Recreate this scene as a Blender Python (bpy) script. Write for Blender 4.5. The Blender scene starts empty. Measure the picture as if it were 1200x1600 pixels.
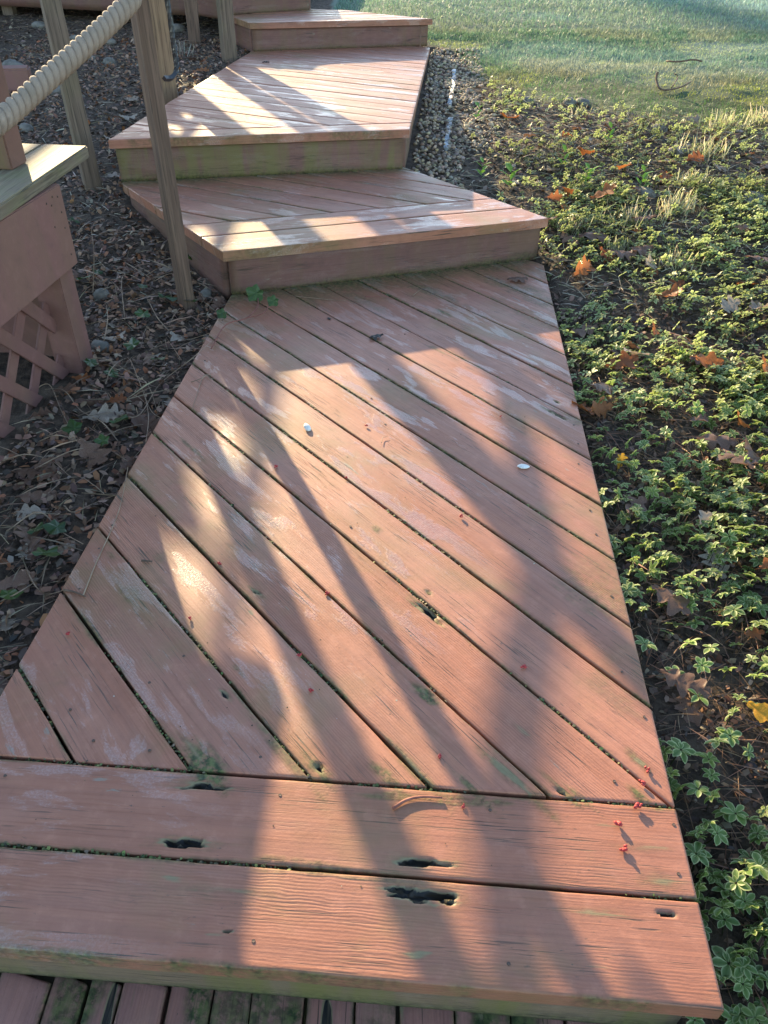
import bpy, bmesh, math, random
import numpy as np
from mathutils import Vector, Matrix

scene = bpy.context.scene
COL = scene.collection
R = math.radians
rng = np.random.default_rng(11)
random.seed(5)

# ------------------------------------------------------------------ camera
CAM_H = 1.15
th, ro = R(38.6), R(1.54)
fw = np.array([0, math.cos(th), -math.sin(th)])
r0 = np.array([1.0, 0, 0]); u0 = np.cross(r0, fw)
rt = math.cos(ro) * r0 + math.sin(ro) * u0
up = -math.sin(ro) * r0 + math.cos(ro) * u0
cd = bpy.data.cameras.new('camera'); cam = bpy.data.objects.new('camera', cd); COL.objects.link(cam)
cd.sensor_fit = 'HORIZONTAL'; cd.sensor_width = 36.0; cd.lens = 36.0 * 1180 / 1200
cd.clip_start = 0.02; cd.clip_end = 2000
M = Matrix(((rt[0], up[0], -fw[0], 0), (rt[1], up[1], -fw[1], 0), (rt[2], up[2], -fw[2], CAM_H), (0, 0, 0, 1)))
cam.matrix_world = M
scene.camera = cam

# ------------------------------------------------------------------ sky and sun
SUN_EL, SUN_AZ = R(15.4), R(25.0)          # azimuth measured from +Y towards -X
world = bpy.data.worlds.new('World'); scene.world = world; world.use_nodes = True
wn = world.node_tree; wn.nodes.clear()
wo = wn.nodes.new('ShaderNodeOutputWorld'); wb = wn.nodes.new('ShaderNodeBackground'); ws = wn.nodes.new('ShaderNodeTexSky')
ws.sky_type = 'NISHITA'; ws.sun_disc = False; ws.sun_elevation = SUN_EL; ws.sun_rotation = -SUN_AZ
ws.air_density = 1.0; ws.dust_density = 0.4; ws.ozone_density = 1.6
wb.inputs['Strength'].default_value = 0.15
wn.links.new(ws.outputs[0], wb.inputs[0]); wn.links.new(wb.outputs[0], wo.inputs[0])
sd = bpy.data.lights.new('sun', 'SUN'); sun = bpy.data.objects.new('sun', sd); COL.objects.link(sun)
sd.energy = 4.3; sd.angle = R(0.53); sd.color = (1.0, 0.78, 0.45)
SDIR = Vector((-math.sin(SUN_AZ) * math.cos(SUN_EL), math.cos(SUN_AZ) * math.cos(SUN_EL), math.sin(SUN_EL)))
sun.rotation_euler = SDIR.to_track_quat('Z', 'Y').to_euler(); sun.location = (-8, 18, 8)
vs = scene.view_settings; vs.view_transform = 'Standard'; vs.look = 'None'; vs.gamma = 1.0; vs.use_curve_mapping = False
vs.exposure = 1.88

# ------------------------------------------------------------------ helpers
def U(px, py, z=0.0):
    """point of the place seen at this pixel of the 1200x1600 photograph, at height z (used to write down measured spots)"""
    d = fw + (px - 600) / 1180.0 * rt - (py - 800) / 1180.0 * up
    t = (z - CAM_H) / d[2]
    return np.array([d[0] * t, d[1] * t, z])

def _hash(ix, iy, seed):
    h = (ix.astype(np.int64) * 374761393 + iy.astype(np.int64) * 668265263 + seed * 1442695041) & 0xFFFFFFFF
    h = ((h ^ (h >> 13)) * 1274126177) & 0xFFFFFFFF
    return ((h ^ (h >> 16)) & 0xFFFF) / 65535.0

def vnoise(x, y, seed=0):
    x = np.asarray(x, float); y = np.asarray(y, float)
    ix = np.floor(x); iy = np.floor(y); fx = x - ix; fy = y - iy
    fx = fx * fx * (3 - 2 * fx); fy = fy * fy * (3 - 2 * fy)
    a = _hash(ix, iy, seed); b = _hash(ix + 1, iy, seed); c = _hash(ix, iy + 1, seed); d = _hash(ix + 1, iy + 1, seed)
    return (a * (1 - fx) + b * fx) * (1 - fy) + (c * (1 - fx) + d * fx) * fy

def fbm(x, y, seed=0, o=3):
    s = 0; a = 0.5; t = 0
    for k in range(o):
        s = s + a * vnoise(np.asarray(x) * 2 ** k, np.asarray(y) * 2 ** k, seed + 17 * k); t += a; a *= 0.5
    return s / t

def sstep(a, b, x):
    t = np.clip((np.asarray(x, float) - a) / (b - a), 0, 1); return t * t * (3 - 2 * t)

def tag(o, label=None, cat=None, group=None, kind=None):
    if label: o['label'] = label
    if cat: o['category'] = cat
    if group: o['group'] = group
    if kind: o['kind'] = kind
    return o

def link(name, me, mat=None, parent=None):
    if mat is not None and len(me.materials) == 0: me.materials.append(mat)
    o = bpy.data.objects.new(name, me); COL.objects.link(o)
    if parent is not None:
        o.parent = parent
        o.matrix_parent_inverse = Matrix.Translation(-Vector(parent.location)) if parent.rotation_euler[:] == (0.0, 0.0, 0.0) else parent.matrix_basis.inverted()
    return o

def empty(name, loc, label=None, cat=None, group=None):
    o = bpy.data.objects.new(name, None); COL.objects.link(o); o.location = loc; o.empty_display_size = 0.1
    return tag(o, label, cat, group)

def mesh_np(name, V, F, attrs=None, smooth=False):
    """F: list of integer arrays, each (n,k)"""
    me = bpy.data.meshes.new(name); V = np.asarray(V, np.float32)
    me.vertices.add(len(V)); me.vertices.foreach_set('co', V.ravel())
    F = [np.asarray(f, np.int32) for f in F if len(f)]
    nl = sum(f.size for f in F); npoly = sum(len(f) for f in F)
    me.loops.add(nl); me.polygons.add(npoly)
    me.loops.foreach_set('vertex_index', np.concatenate([f.ravel() for f in F]))
    st = []; s = 0
    for f in F:
        st.append(s + np.arange(len(f)) * f.shape[1]); s += f.size
    me.polygons.foreach_set('loop_start', np.concatenate(st).astype(np.int32))
    me.update(calc_edges=True); me.validate()
    if attrs:
        for k, a in attrs.items():
            a = np.asarray(a, np.float32)
            if a.ndim == 1:
                at = me.attributes.new(k, 'FLOAT', 'POINT'); at.data.foreach_set('value', a)
            elif a.shape[1] == 2:
                at = me.attributes.new(k, 'FLOAT2', 'POINT'); at.data.foreach_set('vector', a.ravel())
            else:
                at = me.attributes.new(k, 'FLOAT_COLOR', 'POINT')
                c = np.ones((len(a), 4), np.float32); c[:, :3] = a[:, :3]; at.data.foreach_set('color', c.ravel())
    if smooth: me.polygons.foreach_set('use_smooth', np.ones(npoly, bool))
    return me

def bm_mesh(name, bm, smooth=False):
    bmesh.ops.recalc_face_normals(bm, faces=bm.faces)
    me = bpy.data.meshes.new(name); bm.to_mesh(me); bm.free()
    if smooth: me.polygons.foreach_set('use_smooth', np.ones(len(me.polygons), bool))
    return me

def prism(name, pts, z0, z1, mat, parent=None, bevel=0.003):
    """upright prism over a plan polygon"""
    bm = bmesh.new()
    lo = [bm.verts.new((p[0], p[1], z0)) for p in pts]; hi = [bm.verts.new((p[0], p[1], z1)) for p in pts]
    n = len(pts); bm.faces.new(lo[::-1]); bm.faces.new(hi)
    for i in range(n): bm.faces.new((lo[i], lo[(i + 1) % n], hi[(i + 1) % n], hi[i]))
    if bevel: bmesh.ops.bevel(bm, geom=bm.edges[:], offset=bevel, segments=2, affect='EDGES', clamp_overlap=True)
    return link(name, bm_mesh(name, bm), mat, parent)

def obox(name, c, ax, half, mat, parent=None, bevel=0.003, warp=0.0):
    """box with centre c, three axes ax (unit vectors), half sizes"""
    bm = bmesh.new(); vs_ = []
    for k in range(8):
        s = [(-1, 1)[k & 1], (-1, 1)[(k >> 1) & 1], (-1, 1)[(k >> 2) & 1]]
        p = np.array(c, float)
        for i in range(3): p = p + np.array(ax[i]) * half[i] * s[i]
        vs_.append(bm.verts.new(p))
    for f in ((0, 1, 3, 2), (4, 6, 7, 5), (0, 4, 5, 1), (2, 3, 7, 6), (0, 2, 6, 4), (1, 5, 7, 3)):
        bm.faces.new([vs_[i] for i in f])
    if bevel: bmesh.ops.bevel(bm, geom=bm.edges[:], offset=bevel, segments=2, affect='EDGES', clamp_overlap=True)
    return link(name, bm_mesh(name, bm), mat, parent)

def tube_arrays(P, rad, n=6):
    P = np.asarray(P, float); m = len(P); rad = np.broadcast_to(np.asarray(rad, float), (m,))
    T = np.gradient(P, axis=0); T /= np.linalg.norm(T, axis=1)[:, None] + 1e-9
    a = np.array([0, 0, 1.0]) if abs(T[0][2]) < 0.9 else np.array([1.0, 0, 0])
    N = np.cross(T[0], a); N /= np.linalg.norm(N); V = []
    for i in range(m):
        N = N - T[i] * (N @ T[i]); N /= np.linalg.norm(N) + 1e-9; B = np.cross(T[i], N)
        for k in range(n):
            q = 2 * math.pi * k / n; V.append(P[i] + rad[i] * (math.cos(q) * N + math.sin(q) * B))
    F = [(i * n + k, i * n + (k + 1) % n, (i + 1) * n + (k + 1) % n, (i + 1) * n + k) for i in range(m - 1) for k in range(n)]
    return np.array(V), np.array(F)

def tube(name, P, rad, mat, parent=None, n=8):
    V, F = tube_arrays(P, rad, n); m = len(P)
    me = bpy.data.meshes.new(name)
    faces = [tuple(f) for f in F] + [tuple(range(n))[::-1], tuple((m - 1) * n + k for k in range(n))]
    me.from_pydata([tuple(v) for v in V], [], faces); me.update()
    me.polygons.foreach_set('use_smooth', np.ones(len(me.polygons), bool))
    return link(name, me, mat, parent)

def spline(P, n):
    P = np.asarray(P, float); m = len(P)
    Q = np.vstack([2 * P[0] - P[1], P, 2 * P[-1] - P[-2]]); out = []
    for t in np.linspace(0, m - 1 - 1e-6, n):
        i = int(t); f = t - i; a, b, c, d = Q[i], Q[i + 1], Q[i + 2], Q[i + 3]
        out.append(0.5 * (2 * b + (c - a) * f + (2 * a - 5 * b + 4 * c - d) * f * f + (3 * b - a - 3 * c + d) * f ** 3))
    return np.array(out)

# ------------------------------------------------------------------ materials
def newmat(name):
    m = bpy.data.materials.new(name); m.use_nodes = True; nt = m.node_tree; nt.nodes.clear()
    out = nt.nodes.new('ShaderNodeOutputMaterial'); b = nt.nodes.new('ShaderNodeBsdfPrincipled')
    nt.links.new(b.outputs[0], out.inputs[0]); return m, nt, b, out

class NT:
    def __init__(s, nt): s.nt = nt
    def n(s, t, **k):
        o = s.nt.nodes.new('ShaderNode' + t)
        for a, v in k.items(): setattr(o, a, v)
        return o
    def set(s, sock, v):
        if hasattr(v, 'is_linked') or hasattr(v, 'links'): s.nt.links.new(v, sock)
        else: sock.default_value = v
    def math(s, op, a, b=0.0, c=0.0, clamp=False):
        o = s.n('Math', operation=op); o.use_clamp = clamp
        s.set(o.inputs[0], a); s.set(o.inputs[1], b); s.set(o.inputs[2], c); return o.outputs[0]
    def vec(s, v, sc): 
        o = s.n('Mapping'); s.set(o.inputs[0], v); o.inputs['Scale'].default_value = sc; return o.outputs[0]
    def noise(s, v, scale=1.0, detail=3.0, rough=0.5, dist=0.0):
        o = s.n('TexNoise'); s.set(o.inputs['Vector'], v); o.inputs['Scale'].default_value = scale
        o.inputs['Detail'].default_value = detail; o.inputs['Roughness'].default_value = rough; o.inputs['Distortion'].default_value = dist
        return o.outputs[0]
    def ramp(s, f, a, b, lo=0.0, hi=1.0):
        o = s.n('MapRange'); o.interpolation_type = 'SMOOTHSTEP'; s.set(o.inputs[0], f)
        o.inputs[1].default_value = a; o.inputs[2].default_value = b; o.inputs[3].default_value = lo; o.inputs[4].default_value = hi
        return o.outputs[0]
    def mix(s, f, a, b, mode='MIX'):
        o = s.n('Mix', data_type='RGBA', blend_type=mode); s.set(o.inputs[0], f)
        for i, v in ((6, a), (7, b)):
            if isinstance(v, tuple): v = v if len(v) == 4 else (*v, 1.0)
            s.set(o.inputs[i], v)
        return o.outputs[2]
    def n_sep_x(s, v):
        o = s.n('SeparateXYZ'); s.set(o.inputs[0], v); return o.outputs[0]
    def n_sep_y(s, v):
        o = s.n('SeparateXYZ'); s.set(o.inputs[0], v); return o.outputs[1]
    def bump(s, h, strength, dist, nrm=None):
        o = s.n('Bump'); o.inputs['Strength'].default_value = strength; o.inputs['Distance'].default_value = dist
        s.set(o.inputs['Height'], h)
        if nrm is not None: s.set(o.inputs['Normal'], nrm)
        return o.outputs[0]

def paint_material(name, c1, c2, algae=0.25, dew=1.0, riser=False):
    m, nt, b, out = newmat(name); g = NT(nt)
    at = g.n('Attribute', attribute_name='grain'); uv = at.outputs['Vector']
    pos = g.n('NewGeometry').outputs['Position']
    rot = g.n('Attribute', attribute_name='rot').outputs['Fac']
    moss = g.n('Attribute', attribute_name='moss').outputs['Fac']
    fine = g.noise(g.vec(uv, (5, 190, 1)), 1.0, 3, 0.6)
    rings = g.n('TexWave', wave_type='BANDS', bands_direction='Y', wave_profile='SIN')
    g.set(rings.inputs['Vector'], g.vec(uv, (0.55, 1.0, 1))); rings.inputs['Scale'].default_value = 62
    rings.inputs['Distortion'].default_value = 7.0; rings.inputs['Detail'].default_value = 2.5; rings.inputs['Detail Scale'].default_value = 0.5
    rings = rings.outputs['Fac']
    ringmask = g.ramp(g.noise(g.vec(uv, (1.2, 7, 1)), 1.0, 2), 0.42, 0.62)
    crk = g.noise(g.vec(uv, (9, 330, 1)), 1.0, 2, 0.5)
    crkm = g.ramp(g.noise(g.vec(uv, (3.0, 16, 1)), 1.0, 3, 0.6), 0.47, 0.62)
    crack = g.math('MULTIPLY', g.ramp(crk, 0.57, 0.66), crkm)
    big = g.noise(g.vec(uv, (1.6, 5, 1)), 1.0, 4, 0.55)
    blot = g.noise(pos, 5.0, 5, 0.6)
    col = g.mix(g.ramp(big, 0.3, 0.7), (*c1, 1), (*c2, 1))
    oi = g.n('ObjectInfo').outputs['Random']
    col = g.mix(g.math('MULTIPLY', oi, 0.55), col, (c1[0] * 0.66, c1[1] * 0.72, c1[2] * 0.80, 1))
    col = g.mix(g.ramp(blot, 0.45, 0.75, 0, 0.35), col, (c2[0] * 0.72, c2[1] * 0.72, c2[2] * 0.74, 1))
    col = g.mix(g.math('MULTIPLY', g.ramp(rings, 0.1, 0.6, 0.22, 0.0), ringmask), col, (c1[0] * 0.45, c1[1] * 0.42, c1[2] * 0.4, 1))
    streak = g.noise(g.vec(uv, (1.4, 46, 1)), 1.0, 4, 0.65)
    mott = g.noise(pos, 24, 5, 0.7)
    col = g.mix(g.ramp(streak, 0.40, 0.66, 0, 0.42), col, (c1[0] * 0.62, c1[1] * 0.70, c1[2] * 0.84, 1))
    col = g.mix(g.ramp(mott, 0.50, 0.72, 0, 0.30), col, (c2[0] * 1.12, c2[1] * 1.18, c2[2] * 1.25, 1))
    col = g.mix(g.ramp(mott, 0.48, 0.28, 0, 0.34), col, (c1[0] * 0.52, c1[1] * 0.58, c1[2] * 0.66, 1))
    col = g.mix(g.ramp(fine, 0.52, 0.72, 0, 0.42), col, (c1[0] * 0.55, c1[1] * 0.52, c1[2] * 0.5, 1))
    # grey-black specks of mildew, thin black checks in the grain
    speck = g.noise(g.vec(uv, (45, 120, 1)), 1.0, 4, 0.7)
    col = g.mix(g.math('MULTIPLY', g.ramp(speck, 0.62, 0.70), g.ramp(blot, 0.44, 0.6, 0.0, 0.75)), col, (0.05, 0.045, 0.035, 1))
    col = g.mix(g.math('MULTIPLY', crack, 0.85), col, (0.035, 0.03, 0.022, 1))
    peel = g.noise(g.vec(uv, (5, 26, 1)), 1.0, 6, 0.68)
    col = g.mix(g.ramp(peel, 0.665, 0.70, 0, 0.75), col, g.mix(fine, (0.16, 0.13, 0.095, 1), (0.30, 0.25, 0.19, 1)))
    # thin algae film
    al = g.noise(pos, 2.3, 5, 0.65, 0.4)
    alm = g.math('MULTIPLY', g.ramp(al, 0.46, 0.70), algae)
    if riser:
        st = g.noise(g.vec(pos, (9, 9, 1.2)), 1.0, 4, 0.6)
        alm = g.math('MULTIPLY', g.ramp(st, 0.42, 0.62), algae)
    col = g.mix(alm, col, (0.15, 0.135, 0.038, 1))
    chip = g.noise(pos, 55, 3, 0.7)
    mossm = g.math('MULTIPLY', moss, g.ramp(chip, 0.32, 0.55, 0.35, 1.0), clamp=True)
    mcol = g.mix(g.ramp(g.noise(pos, 90, 3), 0.35, 0.65), (0.028, 0.040, 0.011, 1), (0.105, 0.115, 0.035, 1))
    col = g.mix(mossm, col, mcol)
    rm = g.ramp(rot, 0.42, 0.55)
    col = g.mix(g.ramp(rot, 0.12, 0.40, 0, 0.85), col, (0.20, 0.17, 0.085, 1))
    col = g.mix(rm, col, g.mix(g.ramp(g.noise(g.vec(uv, (12, 160, 1)), 1.0, 2), 0.4, 0.7), (0.006, 0.006, 0.005, 1), (0.07, 0.052, 0.030, 1)))
    # dew film: smooth patches with fine droplets
    dw = g.noise(g.vec(uv, (3.4, 13, 1)), 1.0, 6, 0.66, 0.35)
    dm = g.math('MULTIPLY', g.math('MULTIPLY', g.ramp(dw, 0.535, 0.585), g.ramp(g.math('ADD', g.math('ADD', g.n_sep_y(pos), g.math('MULTIPLY', g.noise(pos, 1.3, 2), 1.6)), g.math('MULTIPLY', g.n_sep_x(pos), -1.5)), 1.45, 2.15)), dew)
    dm = g.math('MULTIPLY', dm, g.ramp(rot, 0.1, 0.3, 1, 0))
    film = g.math('MULTIPLY', dm, g.ramp(g.noise(pos, 210, 3, 0.7), 0.42, 0.66, 0.0, 0.12))
    col = g.mix(film, col, (0.66, 0.60, 0.57, 1))
    g.set(b.inputs['Base Color'], col)
    rough = g.math('ADD', g.math('MULTIPLY', dm, -0.27), g.ramp(fine, 0.3, 0.7, 0.54, 0.66))
    rough = g.math('ADD', rough, g.math('MULTIPLY', mossm, 0.3), clamp=True)
    g.set(b.inputs['Roughness'], rough)
    g.set(b.inputs['Specular IOR Level'], g.math('ADD', 0.36, g.math('MULTIPLY', dm, 0.4)))
    if not riser:
        b.inputs['Coat Weight'].default_value = 0.0
        g.set(b.inputs['Coat Weight'], g.ramp(g.noise(g.vec(uv, (2, 9, 1)), 1.0, 4, 0.6), 0.35, 0.65, 0.10, 0.42)); b.inputs['Coat Roughness'].default_value = 0.40
    h = g.math('ADD', g.math('MULTIPLY', fine, 0.45), g.math('MULTIPLY', g.math('MULTIPLY', rings, ringmask), 0.24))
    h = g.math('SUBTRACT', h, g.math('MULTIPLY', crack, 1.2))
    h = g.math('ADD', h, g.math('MULTIPLY', g.noise(pos, 160, 3, 0.6), 0.35))
    n1 = g.bump(h, 0.55, 0.0022)
    drop = g.math('MULTIPLY', g.noise(pos, 330, 2, 0.5), dm)
    n2 = g.bump(drop, 0.6, 0.0010, n1)
    n3 = g.bump(g.math('MULTIPLY', g.noise(pos, 120, 3, 0.6), mossm), 0.5, 0.0025, n2)
    g.set(b.inputs['Normal'], n3)
    return m

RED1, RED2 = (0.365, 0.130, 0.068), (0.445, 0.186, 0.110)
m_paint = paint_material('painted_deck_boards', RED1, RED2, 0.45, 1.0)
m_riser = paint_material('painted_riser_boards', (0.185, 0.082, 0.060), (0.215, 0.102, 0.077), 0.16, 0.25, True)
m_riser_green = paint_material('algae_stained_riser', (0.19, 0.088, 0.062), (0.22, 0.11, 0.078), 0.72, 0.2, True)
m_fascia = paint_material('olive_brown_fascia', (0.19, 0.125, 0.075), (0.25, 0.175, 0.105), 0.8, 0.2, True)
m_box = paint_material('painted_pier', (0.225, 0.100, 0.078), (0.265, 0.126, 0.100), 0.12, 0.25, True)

def wood_material(name, c1, c2, green, axis='Z'):
    m, nt, b, out = newmat(name); g = NT(nt)
    pos = g.n('TexCoord').outputs['Object']
    sc = {'Z': (60, 60, 2.2), 'Y': (60, 2.2, 60), 'X': (2.2, 60, 60)}[axis]
    f = g.noise(g.vec(pos, sc), 1.0, 4, 0.6, 0.6); f2 = g.noise(g.vec(pos, tuple(k * 2.6 for k in sc)), 1.0, 3, 0.6)
    col = g.mix(g.ramp(f, 0.3, 0.7), (*c1, 1), (*c2, 1))
    col = g.mix(g.ramp(f2, 0.5, 0.68, 0, 0.7), col, tuple(k * 0.35 for k in c1) + (1,))
    col = g.mix(g.math('MULTIPLY', g.ramp(g.noise(pos, 7, 4, 0.6), 0.4, 0.7), green), col, (0.16, 0.17, 0.05, 1))
    g.set(b.inputs['Base Color'], col); b.inputs['Roughness'].default_value = 0.75
    g.set(b.inputs['Normal'], g.bump(g.math('ADD', f, g.math('MULTIPLY', f2, 0.6)), 0.6, 0.003)); return m
m_post = wood_material('weathered_post', (0.095, 0.054, 0.034), (0.170, 0.104, 0.068), 0.04)
m_post_green = wood_material('algae_grey_post', (0.105, 0.070, 0.046), (0.175, 0.122, 0.082), 0.14)
m_post_tan = wood_material('tan_post', (0.17, 0.10, 0.055), (0.26, 0.165, 0.09), 0.05)
m_cap = wood_material('mossy_cap_board', (0.135, 0.098, 0.062), (0.21, 0.165, 0.105), 0.5, 'Y')

def simple(name, c1, c2, scale, rough=0.8, bump=0.4, dist=0.004, spec=0.4):
    m, nt, b, out = newmat(name); g = NT(nt); pos = g.n('TexCoord').outputs['Object']
    f = g.noise(pos, scale, 5, 0.6)
    g.set(b.inputs['Base Color'], g.mix(g.ramp(f, 0.3, 0.7), (*c1, 1), (*c2, 1)))
    b.inputs['Roughness'].default_value = rough; b.inputs['Specular IOR Level'].default_value = spec
    g.set(b.inputs['Normal'], g.bump(f, bump, dist)); return m
m_stone = simple('garden_stone', (0.085, 0.075, 0.06), (0.19, 0.17, 0.14), 22, 0.8, 0.5, 0.006)
m_iron = simple('black_iron', (0.012, 0.013, 0.016), (0.03, 0.032, 0.036), 40, 0.38, 0.2, 0.001, 0.6)
m_dark = simple('dark_backing', (0.03, 0.03, 0.03), (0.05, 0.048, 0.045), 4, 0.9)  # for the wall added to darken the space under the deck
m_siding = simple('house_siding', (0.20, 0.19, 0.17), (0.26, 0.25, 0.22), 3, 0.7, 0.1)
m_edging = simple('pale_edging', (0.08, 0.085, 0.085), (0.40, 0.44, 0.47), 45, 0.45, 0.5, 0.004)
m_bark = simple('grey_bark', (0.07, 0.058, 0.045), (0.16, 0.135, 0.11), 18, 0.9, 0.8, 0.02)
m_twig = simple('dry_twig', (0.07, 0.045, 0.03), (0.16, 0.10, 0.065), 60, 0.8)
m_redtwig = simple('reddish_twig', (0.16, 0.05, 0.035), (0.26, 0.10, 0.07), 60, 0.7)
m_vine = simple('straw_vine', (0.17, 0.11, 0.07), (0.36, 0.25, 0.16), 25, 0.7)
m_bud = simple('red_bud', (0.26, 0.012, 0.016), (0.46, 0.05, 0.045), 160, 0.5)
m_white = simple('white_chip', (0.55, 0.53, 0.48), (0.78, 0.76, 0.70), 90, 0.6)

def rope_material():
    m, nt, b, out = newmat('manila_rope'); g = NT(nt)
    uv = g.n('Attribute', attribute_name='grain').outputs['Vector']
    f = g.noise(g.vec(uv, (6, 40, 1)), 1.0, 3, 0.6)
    w = g.n('TexWave', wave_type='BANDS', bands_direction='Y'); g.set(w.inputs['Vector'], uv); w.inputs['Scale'].default_value = 3.2
    w.inputs['Distortion'].default_value = 0.8; w = w.outputs['Fac']
    pos = g.n('NewGeometry').outputs['Position']
    col = g.mix(g.ramp(f, 0.3, 0.7), (0.31, 0.220, 0.155, 1), (0.48, 0.360, 0.265, 1))
    col = g.mix(g.ramp(w, 0.0, 0.35, 0.35, 0), col, (0.22, 0.19, 0.12, 1))
    col = g.mix(g.ramp(g.noise(pos, 14, 3), 0.5, 0.75, 0, 0.4), col, (0.22, 0.17, 0.11, 1))
    g.set(b.inputs['Base Color'], col); b.inputs['Roughness'].default_value = 0.8
    g.set(b.inputs['Normal'], g.bump(g.math('ADD', w, f), 0.6, 0.0018)); return m
m_rope = rope_material()

def leaf_material(name, attr=None, c1=None, c2=None, trans=0.35, rough=0.5, spec=0.4):
    m, nt, b, out = newmat(name); g = NT(nt)
    if attr:
        col = g.n('Attribute', attribute_name=attr).outputs['Color']
    else:
        oi = g.n('ObjectInfo'); pos = g.n('TexCoord').outputs['Object']
        col = g.mix(oi.outputs['Random'], (*c1, 1), (*c2, 1))
        col = g.mix(g.ramp(g.noise(pos, 45, 4, 0.6), 0.4, 0.7, 0, 0.55), col, tuple(k * 0.42 for k in c1) + (1,))
    g.set(b.inputs['Base Color'], col); b.inputs['Roughness'].default_value = rough; b.inputs['Specular IOR Level'].default_value = spec
    if trans > 0:
        t = g.n('BsdfTranslucent'); g.set(t.inputs[0], col); mx = g.n('MixShader'); mx.inputs[0].default_value = trans
        nt.links.new(b.outputs[0], mx.inputs[1]); nt.links.new(t.outputs[0], mx.inputs[2]); nt.links.new(mx.outputs[0], out.inputs[0])
    return m
m_litter = leaf_material('litter_scatter', 'tint', trans=0.12, rough=0.65)
m_plant = leaf_material('ground_cover_leaves', 'tint', trans=0.48, rough=0.42)
m_grass = leaf_material('grass_blades', 'tint', trans=0.40, rough=0.5)
m_oak_brown = leaf_material('brown_oak_leaf', None, (0.13, 0.065, 0.038), (0.24, 0.135, 0.085), 0.25, 0.5)
m_oak_rust = leaf_material('rust_oak_leaf', None, (0.26, 0.085, 0.028), (0.40, 0.145, 0.040), 0.42, 0.5)
m_oak_tan = leaf_material('tan_oak_leaf', None, (0.32, 0.24, 0.17), (0.45, 0.36, 0.27), 0.3, 0.45)
m_oak_yellow = leaf_material('yellow_oak_leaf', None, (0.72, 0.34, 0.03), (0.78, 0.40, 0.04), 0.5, 0.5)
m_ivy = leaf_material('ivy_leaf', None, (0.026, 0.052, 0.012), (0.06, 0.105, 0.020), 0.2, 0.35)
m_holly = leaf_material('fresh_green_leaf', None, (0.10, 0.22, 0.03), (0.16, 0.32, 0.05), 0.45, 0.4)

# ------------------------------------------------------------------ plan of the stair
Z1, Z2, Z3, Z4, Z5, ZD = 0.0, 0.1725, 0.351, 0.522, 0.69, 0.86
BT = 0.036
P1 = [(-0.722, 0.447), (0.478, 0.384), (0.6405, 3.13), (0.30, 3.40), (-0.55, 3.10), (-0.600, 2.72)]
P2 = [(-0.606, 2.700), (0.649, 3.180), (-0.10, 4.092), (-1.25, 3.66), (-1.195, 3.50)]
P3 = [(-1.228, 3.510), (0.071, 3.858), (0.258, 6.70), (-0.70, 6.45), (-1.015, 6.16)]
P4 = [(-1.008, 6.105), (0.262, 6.640), (-0.42, 7.10), (-0.80, 7.10), (-1.225, 6.52)]
POLYS = [P1, P2, P3, P4]
PZ = [Z1, Z2, Z3, Z4]

def inpoly(x, y, poly, marg=0.0):
    x = np.asarray(x, float); y = np.asarray(y, float); r = np.ones(x.shape, bool)
    n = len(poly); cx = sum(p[0] for p in poly) / n; cy = sum(p[1] for p in poly) / n
    for i in range(n):
        ax, ay = poly[i]; bx, by = poly[(i + 1) % n]; nx, ny = by - ay, ax - bx; l = math.hypot(nx, ny); nx /= l; ny /= l
        if (cx - ax) * nx + (cy - ay) * ny > 0: nx, ny = -nx, -ny
        r &= ((x - ax) * nx + (y - ay) * ny) <= marg
    return r
LOWER = [(-1.2, -0.9), (0.40, -0.9), (0.425, 0.43), (-1.2, 0.53)]
def on_stairs(x, y, m=0.0):
    r = inpoly(x, y, LOWER, m)
    for p in POLYS: r = r | inpoly(x, y, p, m)
    return r

def gz0(x, y):
    L = np.interp(y, [-5, 1, 2.3, 2.75, 3.2, 3.5, 3.85, 4.78, 5.9, 6.5, 7.5, 12, 40, 300, 900],
                  [-.10, -.08, -.075, -.045, .03, .08, .11, .25, .325, .35, .38, .45, 1.3, 2, 2])
    Rr = np.interp(y, [-5, .4, .9, 2.6, 3.1, 3.9, 4.5, 5.4, 6.5, 7.5, 9, 12, 20, 40, 300, 900],
                   [-.22, -.14, -.075, -.06, -.01, .10, .17, .235, .30, .40, .52, .74, 1.2, 2.2, 6, 6])
    w = sstep(-0.7, 0.5, x)
    z = L * (1 - w) + Rr * w
    return z + 0.02 * np.clip(x - 0.8, 0, 4) 
def gz(x, y):
    x = np.asarray(x, float); y = np.asarray(y, float)
    z = gz0(x, y) + (fbm(x * 5, y * 5, 3) - 0.5) * 0.04 * (1 - 0.6 * sstep(5.0, 6.0, y)) + (fbm(x * 22, y * 22, 9, 2) - 0.5) * 0.016
    for p, zt in zip(POLYS, PZ):
        z = np.where(inpoly(x, y, p, 0.03), np.minimum(z, zt - 0.055), z)
    z = np.where(inpoly(x, y, LOWER, 0.03), np.minimum(z, -0.24), z)
    return z

def lawn_w(x, y):
    """1 on the lawn, 0 in the planting bed"""
    xb = np.array([-6, -1.2, -.6, 0.2, 0.45, 0.57, 0.85, 1.44, 2.07, 4, 9]); yb = np.array([60, 30, 7.25, 6.95, 6.5, 5.85, 5.42, 5.02, 4.75, 4.2, 3.5])
    return sstep(-0.18, 0.18, y - np.interp(x, xb, yb) + (fbm(np.asarray(x) * 3, np.asarray(y) * 3, 41) - 0.5) * 0.5)

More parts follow.
